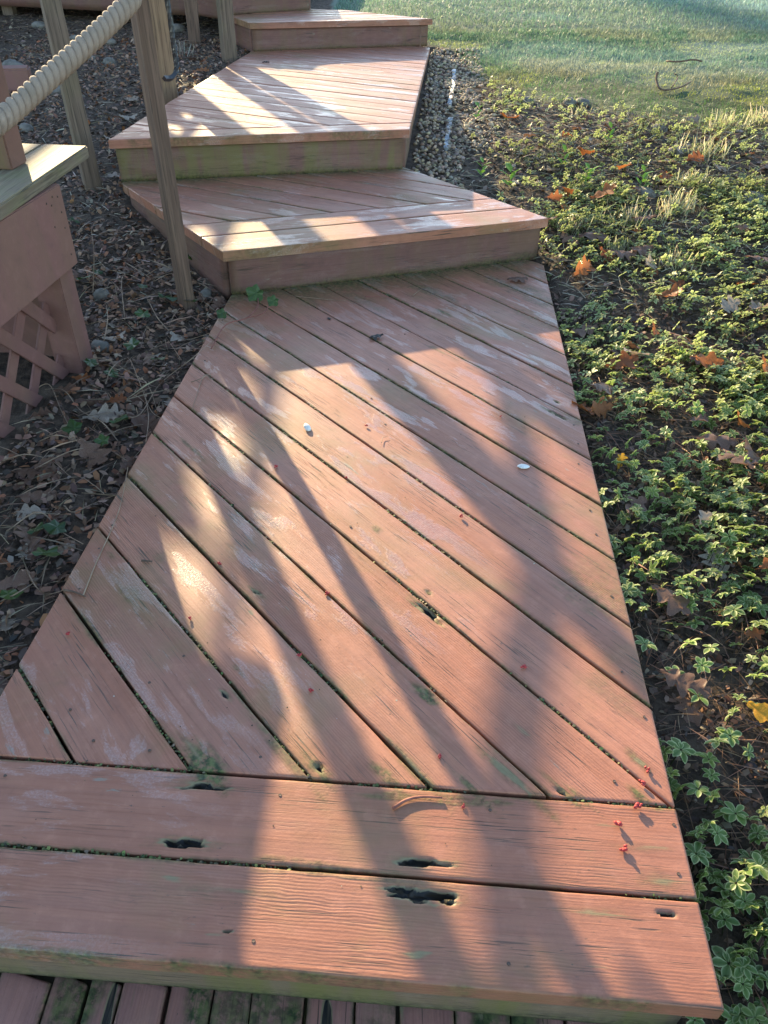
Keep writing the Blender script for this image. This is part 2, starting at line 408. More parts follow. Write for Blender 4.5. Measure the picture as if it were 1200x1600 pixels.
# ------------------------------------------------------------------ ground
def ground_material():
    m, nt, b, out = newmat('soil_and_turf'); g = NT(nt)
    pos = g.n('NewGeometry').outputs['Position']
    lw = g.n('Attribute', attribute_name='lawn').outputs['Fac']; fr = g.n('Attribute', attribute_name='frost').outputs['Fac']
    a = g.noise(pos, 30, 6, 0.65); c = g.noise(pos, 6, 4, 0.6)
    soil = g.mix(g.ramp(a, 0.3, 0.7), (0.024, 0.016, 0.011, 1), (0.115, 0.078, 0.050, 1))
    soil = g.mix(g.ramp(c, 0.45, 0.7, 0, 0.5), soil, (0.08, 0.055, 0.04, 1))
    turf = g.mix(g.ramp(g.noise(pos, 2.2, 5, 0.65), 0.35, 0.65), (0.06, 0.085, 0.025, 1), (0.12, 0.105, 0.04, 1))
    turf = g.mix(g.ramp(g.noise(pos, 60, 4, 0.7), 0.35, 0.7), g.mix(0.5, turf, (0.03, 0.04, 0.014, 1)), turf)
    turf = g.mix(g.math('MULTIPLY', fr, 0.55), turf, (0.30, 0.43, 0.39, 1))
    g.set(b.inputs['Base Color'], g.mix(lw, soil, turf)); b.inputs['Roughness'].default_value = 0.85
    b.inputs['Specular IOR Level'].default_value = 0.25
    g.set(b.inputs['Normal'], g.bump(a, 0.8, 0.02)); return m
m_ground = ground_material()
def frost(x, y):
    f = fbm(np.asarray(x) * 0.55 + 0.35 * np.asarray(y), np.asarray(y) * 0.95, 77, 4)
    return np.clip(sstep(4.6, 10.0, np.asarray(y) + 0.15 * np.asarray(x) + (f - 0.5) * 2.4) * (0.7 + 0.4 * sstep(0.40, 0.62, f)), 0, 1)
gx = np.unique(np.round(np.concatenate([[-900, -300, -120, -50, -25, -14, -9, -6.5, -5], np.arange(-4, 5.0, 0.032), np.arange(5, 9, 0.1), [10, 12, 15, 20, 30, 60, 120, 300, 900]]), 4))
gy = np.unique(np.round(np.concatenate([[-900, -300, -100, -40, -15, -6, -3, -1.5, -.8], np.arange(-0.4, 9.5, 0.032), np.arange(9.5, 16, 0.12), [17, 19, 22, 26, 30, 40, 60, 100, 200, 400, 900]]), 4))
X, Y = np.meshgrid(gx, gy); Zg = gz(X, Y)
V = np.stack([X.ravel(), Y.ravel(), Zg.ravel()], 1); nx, ny = len(gx), len(gy)
ii = (np.arange(ny - 1)[:, None] * nx + np.arange(nx - 1)[None]).ravel()
F = np.stack([ii, ii + 1, ii + 1 + nx, ii + nx], 1)
o = link('ground', mesh_np('ground', V, [F], {'lawn': lawn_w(X, Y).ravel(), 'frost': (frost(X, Y)).ravel()}, True), m_ground)
tag(o, 'dark garden soil on both sides of the stair rising into lawn', 'ground', kind='structure')

# ------------------------------------------------------------------ deck boards
def urange(poly, ux, uy, vx, vy, v):
    """extent along u of the convex polygon at offset v"""
    lo, hi = None, None; n = len(poly); us = []
    for i in range(n):
        a = poly[i]; b = poly[(i + 1) % n]
        va = a[0] * vx + a[1] * vy; vb = b[0] * vx + b[1] * vy
        if (va - v) * (vb - v) <= 0 and abs(va - vb) > 1e-9:
            t = (v - va) / (vb - va); px = a[0] + t * (b[0] - a[0]); py = a[1] + t * (b[1] - a[1]); us.append(px * ux + py * uy)
    return (min(us), max(us)) if len(us) >= 2 else None

SPOTS = []      # rot and moss spots: world x, y, half length along board, half width, rot, moss
def spot(px, py, ang, l, w, rot, moss):
    p = U(px, py, 0.0); SPOTS.append((p[0], p[1], R(ang), l * .85, w * .70, rot, moss))
AF, AD = -3.02, -48.9
for px, py, l, w, r_, mo in [(317, 1228, .042, .0075, 1, .5), (290, 1316, .042, .009, 1, .6), (655, 1347, .040, .0085, 1, .5),
        (660, 1398, .052, .0145, 1.15, .2), (650, 1490, .022, .008, .42, .3), (1030, 1378, .026, .010, .38, .3), (930, 1427, .05, .006, .38, .2), (1042, 1428, .012, .004, .9, .2),
        (265, 1372, .02, .007, .40, .0), (340, 1390, .06, .006, .30, .2), (1010, 1325, .03, .005, .3, .2), (955, 1290, .03, .003, .3, .1), (700, 1250, .05, .007, .0, .8), (540, 1370, .09, .003, 0, .7),
        (460, 1345, .05, .004, 0, .7), (620, 1245, .03, .006, 0, .7), (760, 1253, .03, .005, 0, .7), (360, 1455, .01, .003, .6, 0), (335, 1460, .03, .004, .35, 0), (935, 1510, .03, .006, .25, 0)]:
    spot(px, py, AF, l, w, r_, mo)
for px, py, l, w, r_, mo in [(668, 955, .038, .011, .75, .8), (662, 1083, .022, .010, .3, 1.2), (400, 927, .016, .007, .55, .8), (391, 957, .008, .006, .8, .0), (352, 1085, .016, .006, .8, .6), (370, 1045, .014, .006, .2, .7),
        (440, 1170, .06, .010, .2, .9), (490, 1195, .03, .012, .25, .9), (500, 1200, .010, .005, .9, .3), (320, 1192, .04, .022, .1, 1.2), (305, 1175, .05, .01, .3, .6), (871, 627, .012, .005, .9, .0),
        (866, 646, .05, .006, .85, .5), (590, 828, .012, .010, 0, .8), (800, 1215, .06, .010, .45, .7), (880, 1236, .035, .006, .35, .9), (905, 1243, .03, .005, .0, .9), (877, 1236, .008, .003, .9, 0), (1000, 1243, .016, .008, .2, 1.1), (1000, 1190, .02, .007, .4, .7),
        (668, 925, .010, .006, .6, .4), (253, 870, .012, .012, .0, .35), (195, 922, .03, .02, .0, .4), (120, 955, .01, .008, 0, .5), (175, 870, .015, .006, 0, .5), (640, 1195, .06, .008, .3, .7), (600, 1210, .03, .008, .1, .9), (745, 1240, .03, .006, .1, .9),
        (935, 895, .06, .03, 0, .35), (930, 925, .07, .045, 0, .45), (900, 655, .05, .02, .1, .6), (830, 460, .20, .05, 0, .55), (850, 500, .12, .05, 0, .45), (780, 440, .12, .03, 0, .6), (860, 430, .1, .05, 0, .4), (690, 487, .04, .008, .1, .9), (680, 545, .05, .008, 0, .6), (300, 700, .05, .006, 0, .7),
        (560, 465, .10, .03, 0, .55), (480, 470, .06, .03, 0, .5), (660, 450, .12, .035, 0, .7), (960, 1090, .06, .02, 0, .3), (815, 1140, .02, .006, .3, .2), (245, 790, .01, .005, .2, .1)]:
    spot(px, py, AD, l, w, r_, mo)
SPA = np.array(SPOTS)

def rot_moss(x, y):
    n1 = fbm(x * 60, y * 60, 5, 3) - 0.5; n2 = fbm(x * 220, y * 220, 6, 2) - 0.5; n3 = fbm(x * 25, y * 25, 8, 3) - 0.5
    rot = np.zeros_like(x); moss = np.zeros_like(x)
    for sx, sy, a, l, w, r_, mo in SPA:
        near = (abs(x - sx) < l * 2.5 + .05) & (abs(y - sy) < l * 2.5 + .05)
        if not near.any(): continue
        dx = x[near] - sx; dy = y[near] - sy; c, s = math.cos(a), math.sin(a)
        u = (dx * c + dy * s); v = (-dx * s + dy * c)
        un = u / l + n1[near] * 0.7; vn = v / w + n1[near] * 0.7 + (fbm(u * 26 + sx * 90, v * 330, 14, 3) - .5) * 2.0; un = un + (fbm(u * 12 + sy * 70, v * 420, 15, 2) - .5) * 1.6
        d = np.sqrt(un ** 2 + vn ** 2)
        if r_: rot[near] = np.maximum(rot[near], r_ * np.clip(1.5 - d, 0, 1))
        if mo: moss[near] = np.maximum(moss[near], mo * np.clip(1.7 - d * 0.8 + n3[near] * 1.5, 0, 1) * 0.9)
    return rot, moss

BOARD_N = [0]
def board(name, parent, poly, ang, v0, v1, zt, mat, du=0.02, gap=0.0035, dv=None, spots=False, edge_moss=0.6, zj=0.0012, front_moss=None, lower=False):
    c, s = math.cos(R(ang)), math.sin(R(ang)); BOARD_N[0] += 1; k = BOARD_N[0]
    rr = random.Random(k * 7 + 3)
    a, b = v0 + gap, v1 - gap; wdt = b - a
    vs_ = [urange(poly, c, s, -s, c, v) for v in (a, (a + b) / 2, b)]
    pv = [p[0] * -s + p[1] * c for p in poly]
    a = max(a, min(pv) + 1e-4); b = min(b, max(pv) - 1e-4)
    if b - a < 0.008: return None
    e = 0.0035
    nvm = max(2, int((b - a) / (dv or du)))
    vv = np.concatenate([[a, a + e * .3, a + e], np.linspace(a + e, b - e, nvm + 1)[1:-1], [b - e, b - e * .3, b]])
    zp = np.concatenate([[-e, -e * .3, 0], np.zeros(nvm - 1), [0, -e * .3, -e]])
    rng_ = [urange(poly, c, s, -s, c, v) for v in vv]
    if any(r is None for r in rng_): return None
    lo = np.array([r[0] for r in rng_]); hi = np.array([r[1] for r in rng_])
    L = float((hi - lo).max()); nu = max(3, int(L / du))
    tt = np.concatenate([[0, 0.0015 / max(L, .1), 0.004 / max(L, .1)], np.linspace(0, 1, nu + 1)[1:-1], [1 - 0.004 / max(L, .1), 1 - 0.0015 / max(L, .1), 1]])
    zu = np.concatenate([[-.003, -.0008, 0], np.zeros(nu - 1), [0, -.0008, -.003]])
    Ug = lo[:, None] + (hi - lo)[:, None] * tt[None]; Vg = np.repeat(vv[:, None], len(tt), 1)
    Xg = Ug * c - Vg * s; Yg = Ug * s + Vg * c
    # ragged edges
    jit = (fbm(Ug * 14, Vg * 0 + k, 12, 3) - 0.5) * 0.0024; edge = np.zeros_like(vv); edge[:3] = 1; edge[-3:] = -1
    Xg += -s * jit * edge[:, None]; Yg += c * jit * edge[:, None]
    cup = ((vv - (a + b) / 2) / (wdt / 2)) ** 2
    Zz = zt + rr.uniform(-1, 1) * zj + zp[:, None] + np.minimum(zu, 0)[None] - 0.0010 * cup[:, None] * rr.uniform(-.6, 1) + (fbm(Xg * 3, Yg * 3, 31, 2) - .5) * 0.0016
    ed = np.minimum(Vg - a, b - Vg)
    mn = fbm(Ug * 9 + k * 3.1, Vg * 9 + k, 21, 3); mn2 = fbm(Xg * 45, Yg * 45, 22, 2)
    moss = edge_moss * np.clip(1 - ed / (0.0025 + 0.016 * np.clip(mn - .38, 0, 1)), 0, 1) * sstep(.30, .62, mn) * (0.4 + mn2)
    uend = np.minimum(Ug - lo[:, None], hi[:, None] - Ug)
    rot = np.zeros_like(moss)
    if spots:
        rot, m2 = rot_moss(Xg, Yg); moss = np.maximum(moss, m2)
        Zz = Zz - 0.016 * sstep(.42, .75, rot) * (0.55 + 0.9 * fbm(Ug * 30, Vg * 260, 33, 2))
    if lower:
        nn_ = fbm(Xg * 9, Yg * 3, 44, 3); n5 = fbm(Xg * 40, Yg * 14, 45, 3); far = sstep(-.05, .40, Yg)
        moss = np.maximum(moss, sstep(.50, .64, nn_) * (.3 + n5) * 1.2 * far)
        rot = sstep(.68, .82, fbm(Xg * 30 + 3, Yg * 5, 46, 3)) * far
        Zz = Zz - .003 * sstep(.45, .8, rot)
    if front_moss is not None:       # moss along the foot of the next riser
        fx, fy, fnx, fny, wd, st = front_moss
        dd = (Xg - fx) * fnx + (Yg - fy) * fny
        mm = st * np.clip(1 - np.abs(dd) / (wd * (0.3 + 1.4 * fbm(Xg * 7, Yg * 7, 61, 3))), 0, 1)
        moss = np.maximum(moss, mm)
    nV, nU = Xg.shape; top = np.stack([Xg.ravel(), Yg.ravel(), Zz.ravel()], 1); idx = np.arange(nV * nU).reshape(nV, nU)
    ring = np.concatenate([idx[0, :], idx[1:, -1], idx[-1, -2::-1], idx[-2:0:-1, 0]])
    bot = top[ring].copy(); bot[:, 2] = zt - BT
    nb = len(ring); bi = len(top) + np.arange(nb)
    q = np.stack([idx[:-1, :-1], idx[:-1, 1:], idx[1:, 1:], idx[1:, :-1]], -1).reshape(-1, 4)
    sd_ = np.stack([ring, bi, np.roll(bi, -1), np.roll(ring, -1)], 1)
    Vv = np.vstack([top, bot]); ou, ov = rr.uniform(0, 40), rr.uniform(0, 40)
    gr = np.stack([np.concatenate([Ug.ravel(), Ug.ravel()[ring]]) + ou, np.concatenate([Vg.ravel(), Vg.ravel()[ring] + BT * .6]) + ov], 1)
    ro_ = np.concatenate([rot.ravel(), np.zeros(nb)]); mo_ = np.concatenate([moss.ravel(), moss.ravel()[ring] * .7])
    me = mesh_np(name, Vv, [q, sd_, bi[::-1][None]], {'grain': gr, 'rot': ro_, 'moss': mo_}, False)
    sm = np.zeros(len(me.polygons), bool); sm[:len(q)] = True; me.polygons.foreach_set('use_smooth', sm)
    return link(name, me, mat, parent)

def plank(name, parent, p0, p1, z0, z1, thick, mat, moss_low=0.0, seed=0, inward=(0, 1)):
    """upright board along the plan line p0-p1, its face on that line, its thickness towards 'inward'"""
    p0 = np.array(p0, float); p1 = np.array(p1, float); L = np.linalg.norm(p1 - p0); d = (p1 - p0) / L
    nrm = np.array([-d[1], d[0]]); 
    if nrm @ np.array(inward) < 0: nrm = -nrm
    nu = max(4, int(L / .03)); nz = 8; e = .003
    t = np.linspace(0, 1, nu + 1); zz = np.linspace(z0, z1, nz + 1)
    Tg, ZZ = np.meshgrid(t, zz); wv = (fbm(Tg * L * 2 + seed, ZZ * 2, 51, 2) - .5) * .003
    edge = np.zeros_like(ZZ); edge[0] = edge[-1] = e; edge[:, 0] = np.maximum(edge[:, 0], e); edge[:, -1] = np.maximum(edge[:, -1], e)
    Xp = p0[0] + d[0] * L * Tg + nrm[0] * (wv + edge); Yp = p0[1] + d[1] * L * Tg + nrm[1] * (wv + edge)
    top = np.stack([Xp.ravel(), Yp.ravel(), ZZ.ravel()], 1); idx = np.arange(top.shape[0]).reshape(nz + 1, nu + 1)
    ring = np.concatenate([idx[0, :], idx[1:, -1], idx[-1, -2::-1], idx[-2:0:-1, 0]])
    bot = top[ring].copy(); bot[:, 0] += nrm[0] * thick; bot[:, 1] += nrm[1] * thick; nb = len(ring); bi = len(top) + np.arange(nb)
    q = np.stack([idx[:-1, :-1], idx[:-1, 1:], idx[1:, 1:], idx[1:, :-1]], -1).reshape(-1, 4)
    sd_ = np.stack([ring, bi, np.roll(bi, -1), np.roll(ring, -1)], 1)
    Vv = np.vstack([top, bot]); gr = np.stack([np.concatenate([(Tg * L).ravel(), (Tg * L).ravel()[ring]]) + seed * 3.7, np.concatenate([ZZ.ravel(), ZZ.ravel()[ring]]) + seed], 1)
    mo = moss_low * np.clip(1 - (ZZ - z0) / (0.012 + 0.05 * fbm(Tg * L * 6, ZZ * 0 + seed, 52, 3)), 0, 1)
    mo = np.concatenate([mo.ravel(), mo.ravel()[ring] * .5])
    me = mesh_np(name, Vv, [q, sd_, bi[::-1][None]], {'grain': gr, 'rot': np.zeros(len(Vv)), 'moss': mo}, False)
    bm = bmesh.new(); bm.from_mesh(me); bmesh.ops.recalc_face_normals(bm, faces=bm.faces); bm.to_mesh(me); bm.free()
    return link(name, me, mat, parent)

def inset(p0, p1, off, cx, cy, trim0=0.0, trim1=0.0):
    """line p0-p1 moved by off towards the point (cx,cy), ends trimmed"""
    p0 = np.array(p0); p1 = np.array(p1); d = (p1 - p0) / np.linalg.norm(p1 - p0); n = np.array([-d[1], d[0]])
    if n @ (np.array([cx, cy]) - p0) < 0: n = -n
    return p0 + n * off + d * trim0, p1 + n * off - d * trim1, n

def step_body(parent, poly, i0, zt, zb, mat, seed, left=True, right=True, mossy=.7, lefts=None):
    """riser under the front edge poly[i0]-poly[i0+1] and the side boards next to it"""
    n = len(poly); cx = sum(p[0] for p in poly) / n; cy = sum(p[1] for p in poly) / n
    a, b, nn = inset(poly[i0], poly[(i0 + 1) % n], .024, cx, cy, .022, .022)
    plank('riser_board', parent, a, b, zb, zt - BT - .001, .034, mat, mossy, seed, nn)
    if left:
        q0, q1, n2 = inset(poly[i0 - 1], poly[i0], .020, cx, cy, .0, .062)
        plank('side_board', parent, q0, q1, zb - .03, zt - BT - .001, .034, mat, .2, seed + 1, n2)
    if right:
        q0, q1, n2 = inset(poly[(i0 + 1) % n], poly[(i0 + 2) % n], .020, cx, cy, .062, .0)
        plank('side_board', parent, q0, q1, zb - .03, zt - BT - .001, .034, mat, .2, seed + 2, n2)

# landing in the foreground
landing = empty('deck_landing', (0, 1.7, -.06), 'large red-brown landing of diagonal boards in the foreground', 'deck landing')
CF, SF = math.cos(R(AF)), math.sin(R(AF))
BORDER, FIELD = [], {}
for v0, v1 in ((.4075, .5546), (.5546, .7047)):
    ob = board('border_board', landing, P1, AF, v0, v1, 0.0, m_paint, du=.0048, dv=.0034, spots=True, edge_moss=.9, gap=.0026); BORDER.append(ob)
# diagonal field: the landing beyond the border seam
def clip_half(poly, nx, ny, d):
    """keep the side where nx*x+ny*y >= d"""
    out = []; n = len(poly)
    for i in range(n):
        a = poly[i]; b = poly[(i + 1) % n]; fa = nx * a[0] + ny * a[1] - d; fb = nx * b[0] + ny * b[1] - d
        if fa >= 0: out.append(a)
        if fa * fb < 0: t = fa / (fa - fb); out.append((a[0] + t * (b[0] - a[0]), a[1] + t * (b[1] - a[1])))
    return out
P1D = clip_half(P1, -SF, CF, .7047 + .003)
bA, bB, bn = inset(P2[0], P2[1], .024, 0, 3.3)
fm1 = (bA[0], bA[1], bn[0], bn[1], .14, .95)
seams = [-.0535, .0916, .2377, .3856, .5297, .6731, .8167, .9600, 1.1030, 1.2450, 1.3880, 1.5290, 1.6710, 1.8150, 1.96, 2.105, 2.25, 2.395, 2.54]
for k in range(len(seams) - 1):
    FIELD[k] = board('deck_board', landing, P1D, AD, seams[k], seams[k + 1], 0.0, m_paint, du=.009, dv=.0055, spots=True, edge_moss=.85, front_moss=fm1, gap=.0026 + .0008 * (k % 3 == 1))
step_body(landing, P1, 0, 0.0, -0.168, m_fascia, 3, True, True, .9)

nail_me = None
def nail(u, v, ang, par):
    global nail_me
    c, s_ = math.cos(R(ang)), math.sin(R(ang)); x, y = u * c - v * s_, u * s_ + v * c
    if nail_me is None:
        bm = bmesh.new(); bmesh.ops.create_cone(bm, segments=9, radius1=.0030, radius2=.0025, depth=.0014, cap_ends=True); nail_me = bm_mesh('nail_head', bm); nail_me.materials.append(m_nail)
    o = bpy.data.objects.new('nail_head', nail_me); COL.objects.link(o); o.parent = par; o.matrix_parent_inverse = Matrix.Identity(4); o.location = (x, y, .0004)
rn = random.Random(77)
m_nail = simple('rusty_nail', (0.05, 0.035, 0.028), (0.13, 0.075, 0.05), 200, 0.6)
for k in range(1, 12):
    for f in (.25, .75):
        v = seams[k] + (seams[k + 1] - seams[k]) * f; ur = urange(P1D, math.cos(R(AD)), math.sin(R(AD)), -math.sin(R(AD)), math.cos(R(AD)), v)
        if ur is None or FIELD.get(k) is None: continue
        for u in (ur[0] + .05, ur[1] - .045, (ur[0] + ur[1]) / 2 + .03 * (k % 3)):
            if rn.random() < .55: nail(u + rn.uniform(-.012, .012), v + rn.uniform(-.01, .01), AD, FIELD[k])
for v0, v1 in ((.4075, .5546), (.5546, .7047)):
    for u in (-.66, -.2, .16, .44):
        for f in (.22, .78):
            if rn.random() < .6: nail(u + rn.uniform(-.01, .01), v0 + (v1 - v0) * f + rn.uniform(-.008, .008), AF, BORDER[0 if v0 < .5 else 1])

# lower step at the photographer's feet
lower = empty('lower_step', (-.3, -.2, -.24), 'lower step of narrow rotting mossy boards at the bottom edge', 'deck step')
m_lower = paint_material('rotting_lower_boards', (0.36, 0.150, 0.105), (0.43, 0.200, 0.150), .4, .1)
xl = -1.18; k = 0
lw_list = [.118, .07, .060, .044, .05, .074, .085, .05, .088, .062, .10, .07, .06, .09, .08, .07, .10, .09, .08, .1, .1, .1, .1]
while xl < .40:
    w = lw_list[k % len(lw_list)] * .85; g_ = (.001, .004, .001, .006, .002)[k % 5]
    xl0 = xl
    poly = [(xl, -.9), (min(xl + w - g_, .40), -.9), (min(xl + w - g_, .415), .455), (xl, .475)]
    SP = len(SPOTS)
    board('deck_board', lower, poly, 90, -(poly[1][0]) - .0, -xl, -0.172, m_lower, du=.012, dv=.006, edge_moss=1.0, gap=.0006, lower=True)
    xl += w; k += 1

prism('joist', [(-1.17, .0), (.39, .0), (.40, .44), (-1.17, .50)], -.25, -.1995, m_fascia, lower, .002)
# second step
step2 = empty('wooden_step', (0, 3.3, .05), 'lowest red-brown winder step with two border boards, above the landing', 'step', 'winder steps of the garden stair')
A2 = 20.3
C2, S2 = math.cos(R(A2)), math.sin(R(A2))
vf = P2[0][0] * -S2 + P2[0][1] * C2
for v0, v1 in ((vf - .04, vf + .178), (vf + .178, vf + .330)):
    board('border_board', step2, P2, A2, v0, v1, Z2, m_paint, du=.012, dv=.01, gap=.003)
P2D = clip_half(P2, -S2, C2, vf + .333)
c3A, c3B, c3n = inset(P3[0], P3[1], .03, -.5, 5)
fm2 = (c3A[0], c3A[1], c3n[0], c3n[1], .10, .9)
for k in range(14):
    v = 1.905 + .147 * k
    board('deck_board', step2, P2D, -25, v, v + .147, Z2, m_paint, du=.014, dv=.011, front_moss=fm2, edge_moss=.7)
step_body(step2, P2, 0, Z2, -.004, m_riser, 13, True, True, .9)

step3 = empty('wooden_step', (-.4, 4.8, .2), 'long sunlit red-brown step with dew patches below the top step', 'step', 'winder steps of the garden stair')
A3 = 15.0; C3, S3 = math.cos(R(A3)), math.sin(R(A3)); vf = P3[0][0] * -S3 + P3[0][1] * C3
board('border_board', step3, P3, A3, vf - .03, vf + .135, Z3, m_paint, du=.012, dv=.012)
P3D = clip_half(P3, -S3, C3, vf + .138)
for k in range(26):
    v = 2.416 + .1465 * (k - 1)
    board('deck_board', step3, P3D, -24, v, v + .1465, Z3, m_paint, du=.016, dv=.014, edge_moss=.35, gap=.0022)
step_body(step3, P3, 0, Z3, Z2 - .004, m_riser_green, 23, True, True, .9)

step4 = empty('wooden_step', (-.4, 6.8, .4), 'topmost visible red-brown winder step beside the lawn edge', 'step', 'winder steps of the garden stair')
A4 = 22.8
for k in range(7):
    C4, S4 = math.cos(R(A4)), math.sin(R(A4)); vf = P4[0][0] * -S4 + P4[0][1] * C4
    board('deck_board', step4, P4, A4, vf - .02 + .145 * k, vf - .02 + .145 * (k + 1), Z4, m_paint, du=.03, dv=.03, edge_moss=.3)
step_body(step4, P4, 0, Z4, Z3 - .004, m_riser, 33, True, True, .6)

step5 = empty('wooden_step', (-.9, 7.0, .5), 'red-brown riser of the step leading onto the upper deck', 'step', 'winder steps of the garden stair')
P5 = [(-1.25, 6.50), (-.655, 7.03), (-.75, 7.9), (-1.6, 7.9), (-1.62, 6.9)]
A5 = math.degrees(math.atan2(.53, .595)); C5, S5 = math.cos(R(A5)), math.sin(R(A5)); vf = P5[0][0] * -S5 + P5[0][1] * C5
for k in range(9):
    board('deck_board', step5, P5, A5, vf - .01 + .145 * k, vf - .01 + .145 * (k + 1), Z5, m_paint, du=.04, dv=.03, edge_moss=.3)
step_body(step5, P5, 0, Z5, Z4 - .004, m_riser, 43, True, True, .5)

# upper deck against the house, mostly above the picture
deck = empty('upper_deck', (-3, 7.2, .4), 'red-brown upper deck with dark open underside behind the posts', 'deck')
RA, RB = np.array([-1.32, 7.06]), np.array([-6.0, 8.05])
plank('rim_board', deck, RA, RB, .455, ZD - BT - .002, .036, m_riser, .1, 51, (0, 1))
dd_ = (RB - RA) / np.linalg.norm(RB - RA); ang_d = math.degrees(math.atan2(-dd_[1], -dd_[0]))
PD = [tuple(RB + np.array([0, -.02])), tuple(RA + np.array([0.02, -.02])), (-.9, 11.0), (-6.0, 11.0)]
for k in range(26):
    s_, c_ = math.sin(R(ang_d)), math.cos(R(ang_d)); vf = PD[1][0] * -s_ + PD[1][1] * c_
    board('deck_board', deck, PD, ang_d, vf + .145 * k, vf + .145 * (k + 1), ZD, m_paint, du=.15, dv=.05, edge_moss=.0)
for f in (.12, .42, .72, .98):
    p = RA + (RB - RA) * f; obox('support_post', (p[0], p[1] + .12, .3), ((1, 0, 0), (0, 1, 0), (0, 0, 1)), (.045, .045, .36), m_post_green, deck)
# deck rail posts, then an unseen slanted screen added to shade the landing
def rail_at(f): return RA + (RB - RA) * f
for f in (.145, .235, .55, .8, 1.0):
    p = rail_at(f); obox('rail_post', (p[0], p[1] + .06, ZD + .46), ((1, 0, 0), (0, 1, 0), (0, 0, 1)), (.055, .055, .46), m_post, deck)
def shade_screen_top(p):
    v = .906 * p[0] + .4232 * p[1]; return min(2.35, 1.42 + .79 * (.76 - v))  # slope shaped to cut the sunlight off the left side of the landing
ax_d = ((-dd_[0], -dd_[1], 0), (dd_[1], -dd_[0], 0), (0, 0, 1))
for k in range(25):
    p = rail_at(.255 + k * .0302); zt_ = shade_screen_top(p) - .02
    obox('shade_screen_board', (p[0], p[1] + .05, (ZD + zt_) / 2), ax_d, (.069, .012, (zt_ - ZD) / 2), m_riser, deck, .002)
q0, q1 = rail_at(.24), rail_at(.24 + 25 * .0302); pa = np.array([q0[0], q0[1] + .05, shade_screen_top(q0)]); pb = np.array([q1[0], q1[1] + .05, 0]); 
kk = min(1.0, (2.35 - pa[2]) / (.79 * .906 * abs(q1[0] - q0[0])) * 1.0); pb = np.array([q0[0] + (q1[0] - q0[0]) * kk, q0[1] + .05 + (q1[1] - q0[1]) * kk, 2.35])
sl = (pb - pa); Lr = np.linalg.norm(sl); sl /= Lr; nr = np.array([dd_[1], -dd_[0], 0]); obox('shade_screen_rail', (pa + pb) / 2, (sl, nr, np.cross(sl, nr)), (Lr / 2, .06, .018), m_riser, deck)  # sloping rail along the top of the added shade screen
obox('dark_backing_wall', (-3.6, 11.05, .35), ((1, 0, 0), (0, 1, 0), (0, 0, 1)), (2.7, .06, .47), m_dark, deck)  # unseen wall added to keep the space under the deck dark

# ------------------------------------------------------------------ rail posts, handle, rope
def post(base, zt, half, ang, mat, label, lean=(0, 0)):
    root = empty('rail_post', (base[0], base[1], base[2]), label, 'post', 'rail posts beside the stair')
    c, s = math.cos(R(ang)), math.sin(R(ang)); up_ = np.array([lean[0], lean[1], 1.0]); up_ /= np.linalg.norm(up_)
    h = (zt - base[2] + .15) / 2; cpt = np.array(base) + up_ * (h - .15)
    bm = bmesh.new(); nz = 14
    rings_ = []
    for i in range(nz + 1):
        z = -h + 2 * h * i / nz; w = 1 + .02 * math.sin(i * 1.7 + base[0] * 9)
        rings_.append([bm.verts.new((sx * half[0] * w, sy * half[1] * w, z)) for sx, sy in ((-1, -1), (1, -1), (1, 1), (-1, 1))])
    for i in range(nz):
        for k in range(4): bm.faces.new((rings_[i][k], rings_[i][(k + 1) % 4], rings_[i + 1][(k + 1) % 4], rings_[i + 1][k]))
    bm.faces.new(rings_[0][::-1]); bm.faces.new(rings_[-1])
    sharp = [e for e in bm.edges if abs(e.verts[0].co.z - e.verts[1].co.z) > .01]
    bmesh.ops.bevel(bm, geom=sharp, offset=.0035, segments=2, affect='EDGES')
    me = bm_mesh('post_shaft', bm); me.materials.append(mat)
    o = bpy.data.objects.new('post_shaft', me); COL.objects.link(o); o.parent = root
    o.location = Vector(cpt) - root.location
    q = Vector((0, 0, 1)).rotation_difference(Vector(up_)); o.rotation_mode = 'QUATERNION'
    from mathutils import Quaternion
    o.rotation_quaternion = q @ Quaternion((0, 0, 1), R(ang)); return root
p_near = post((-.764, 2.703, -.04), 1.16, (.0225, .0265), 38, m_post, 'near weathered brown rail post carrying the thick rope', (-.012, .0))
post((-1.410, 3.71, .06), 1.16, (.037, .037), 30, m_post_green, 'greenish grey post behind the rope, left of the steps', (-.022, 0))
post((-1.285, 4.80, .22), 1.26, (.043, .043), 26, m_post_tan, 'tan sunlit post just behind the near rail post and iron handle', (0, 0))
post((-1.124, 5.87, .30), 1.32, (.042, .042), 28, m_post_green, 'narrow grey-green post against the side of the top step', (0, 0))
post((-1.478, 6.46, .32), 1.40, (.043, .043), 10, m_post, 'grey-brown post standing before the upper deck skirt', (0, 0))

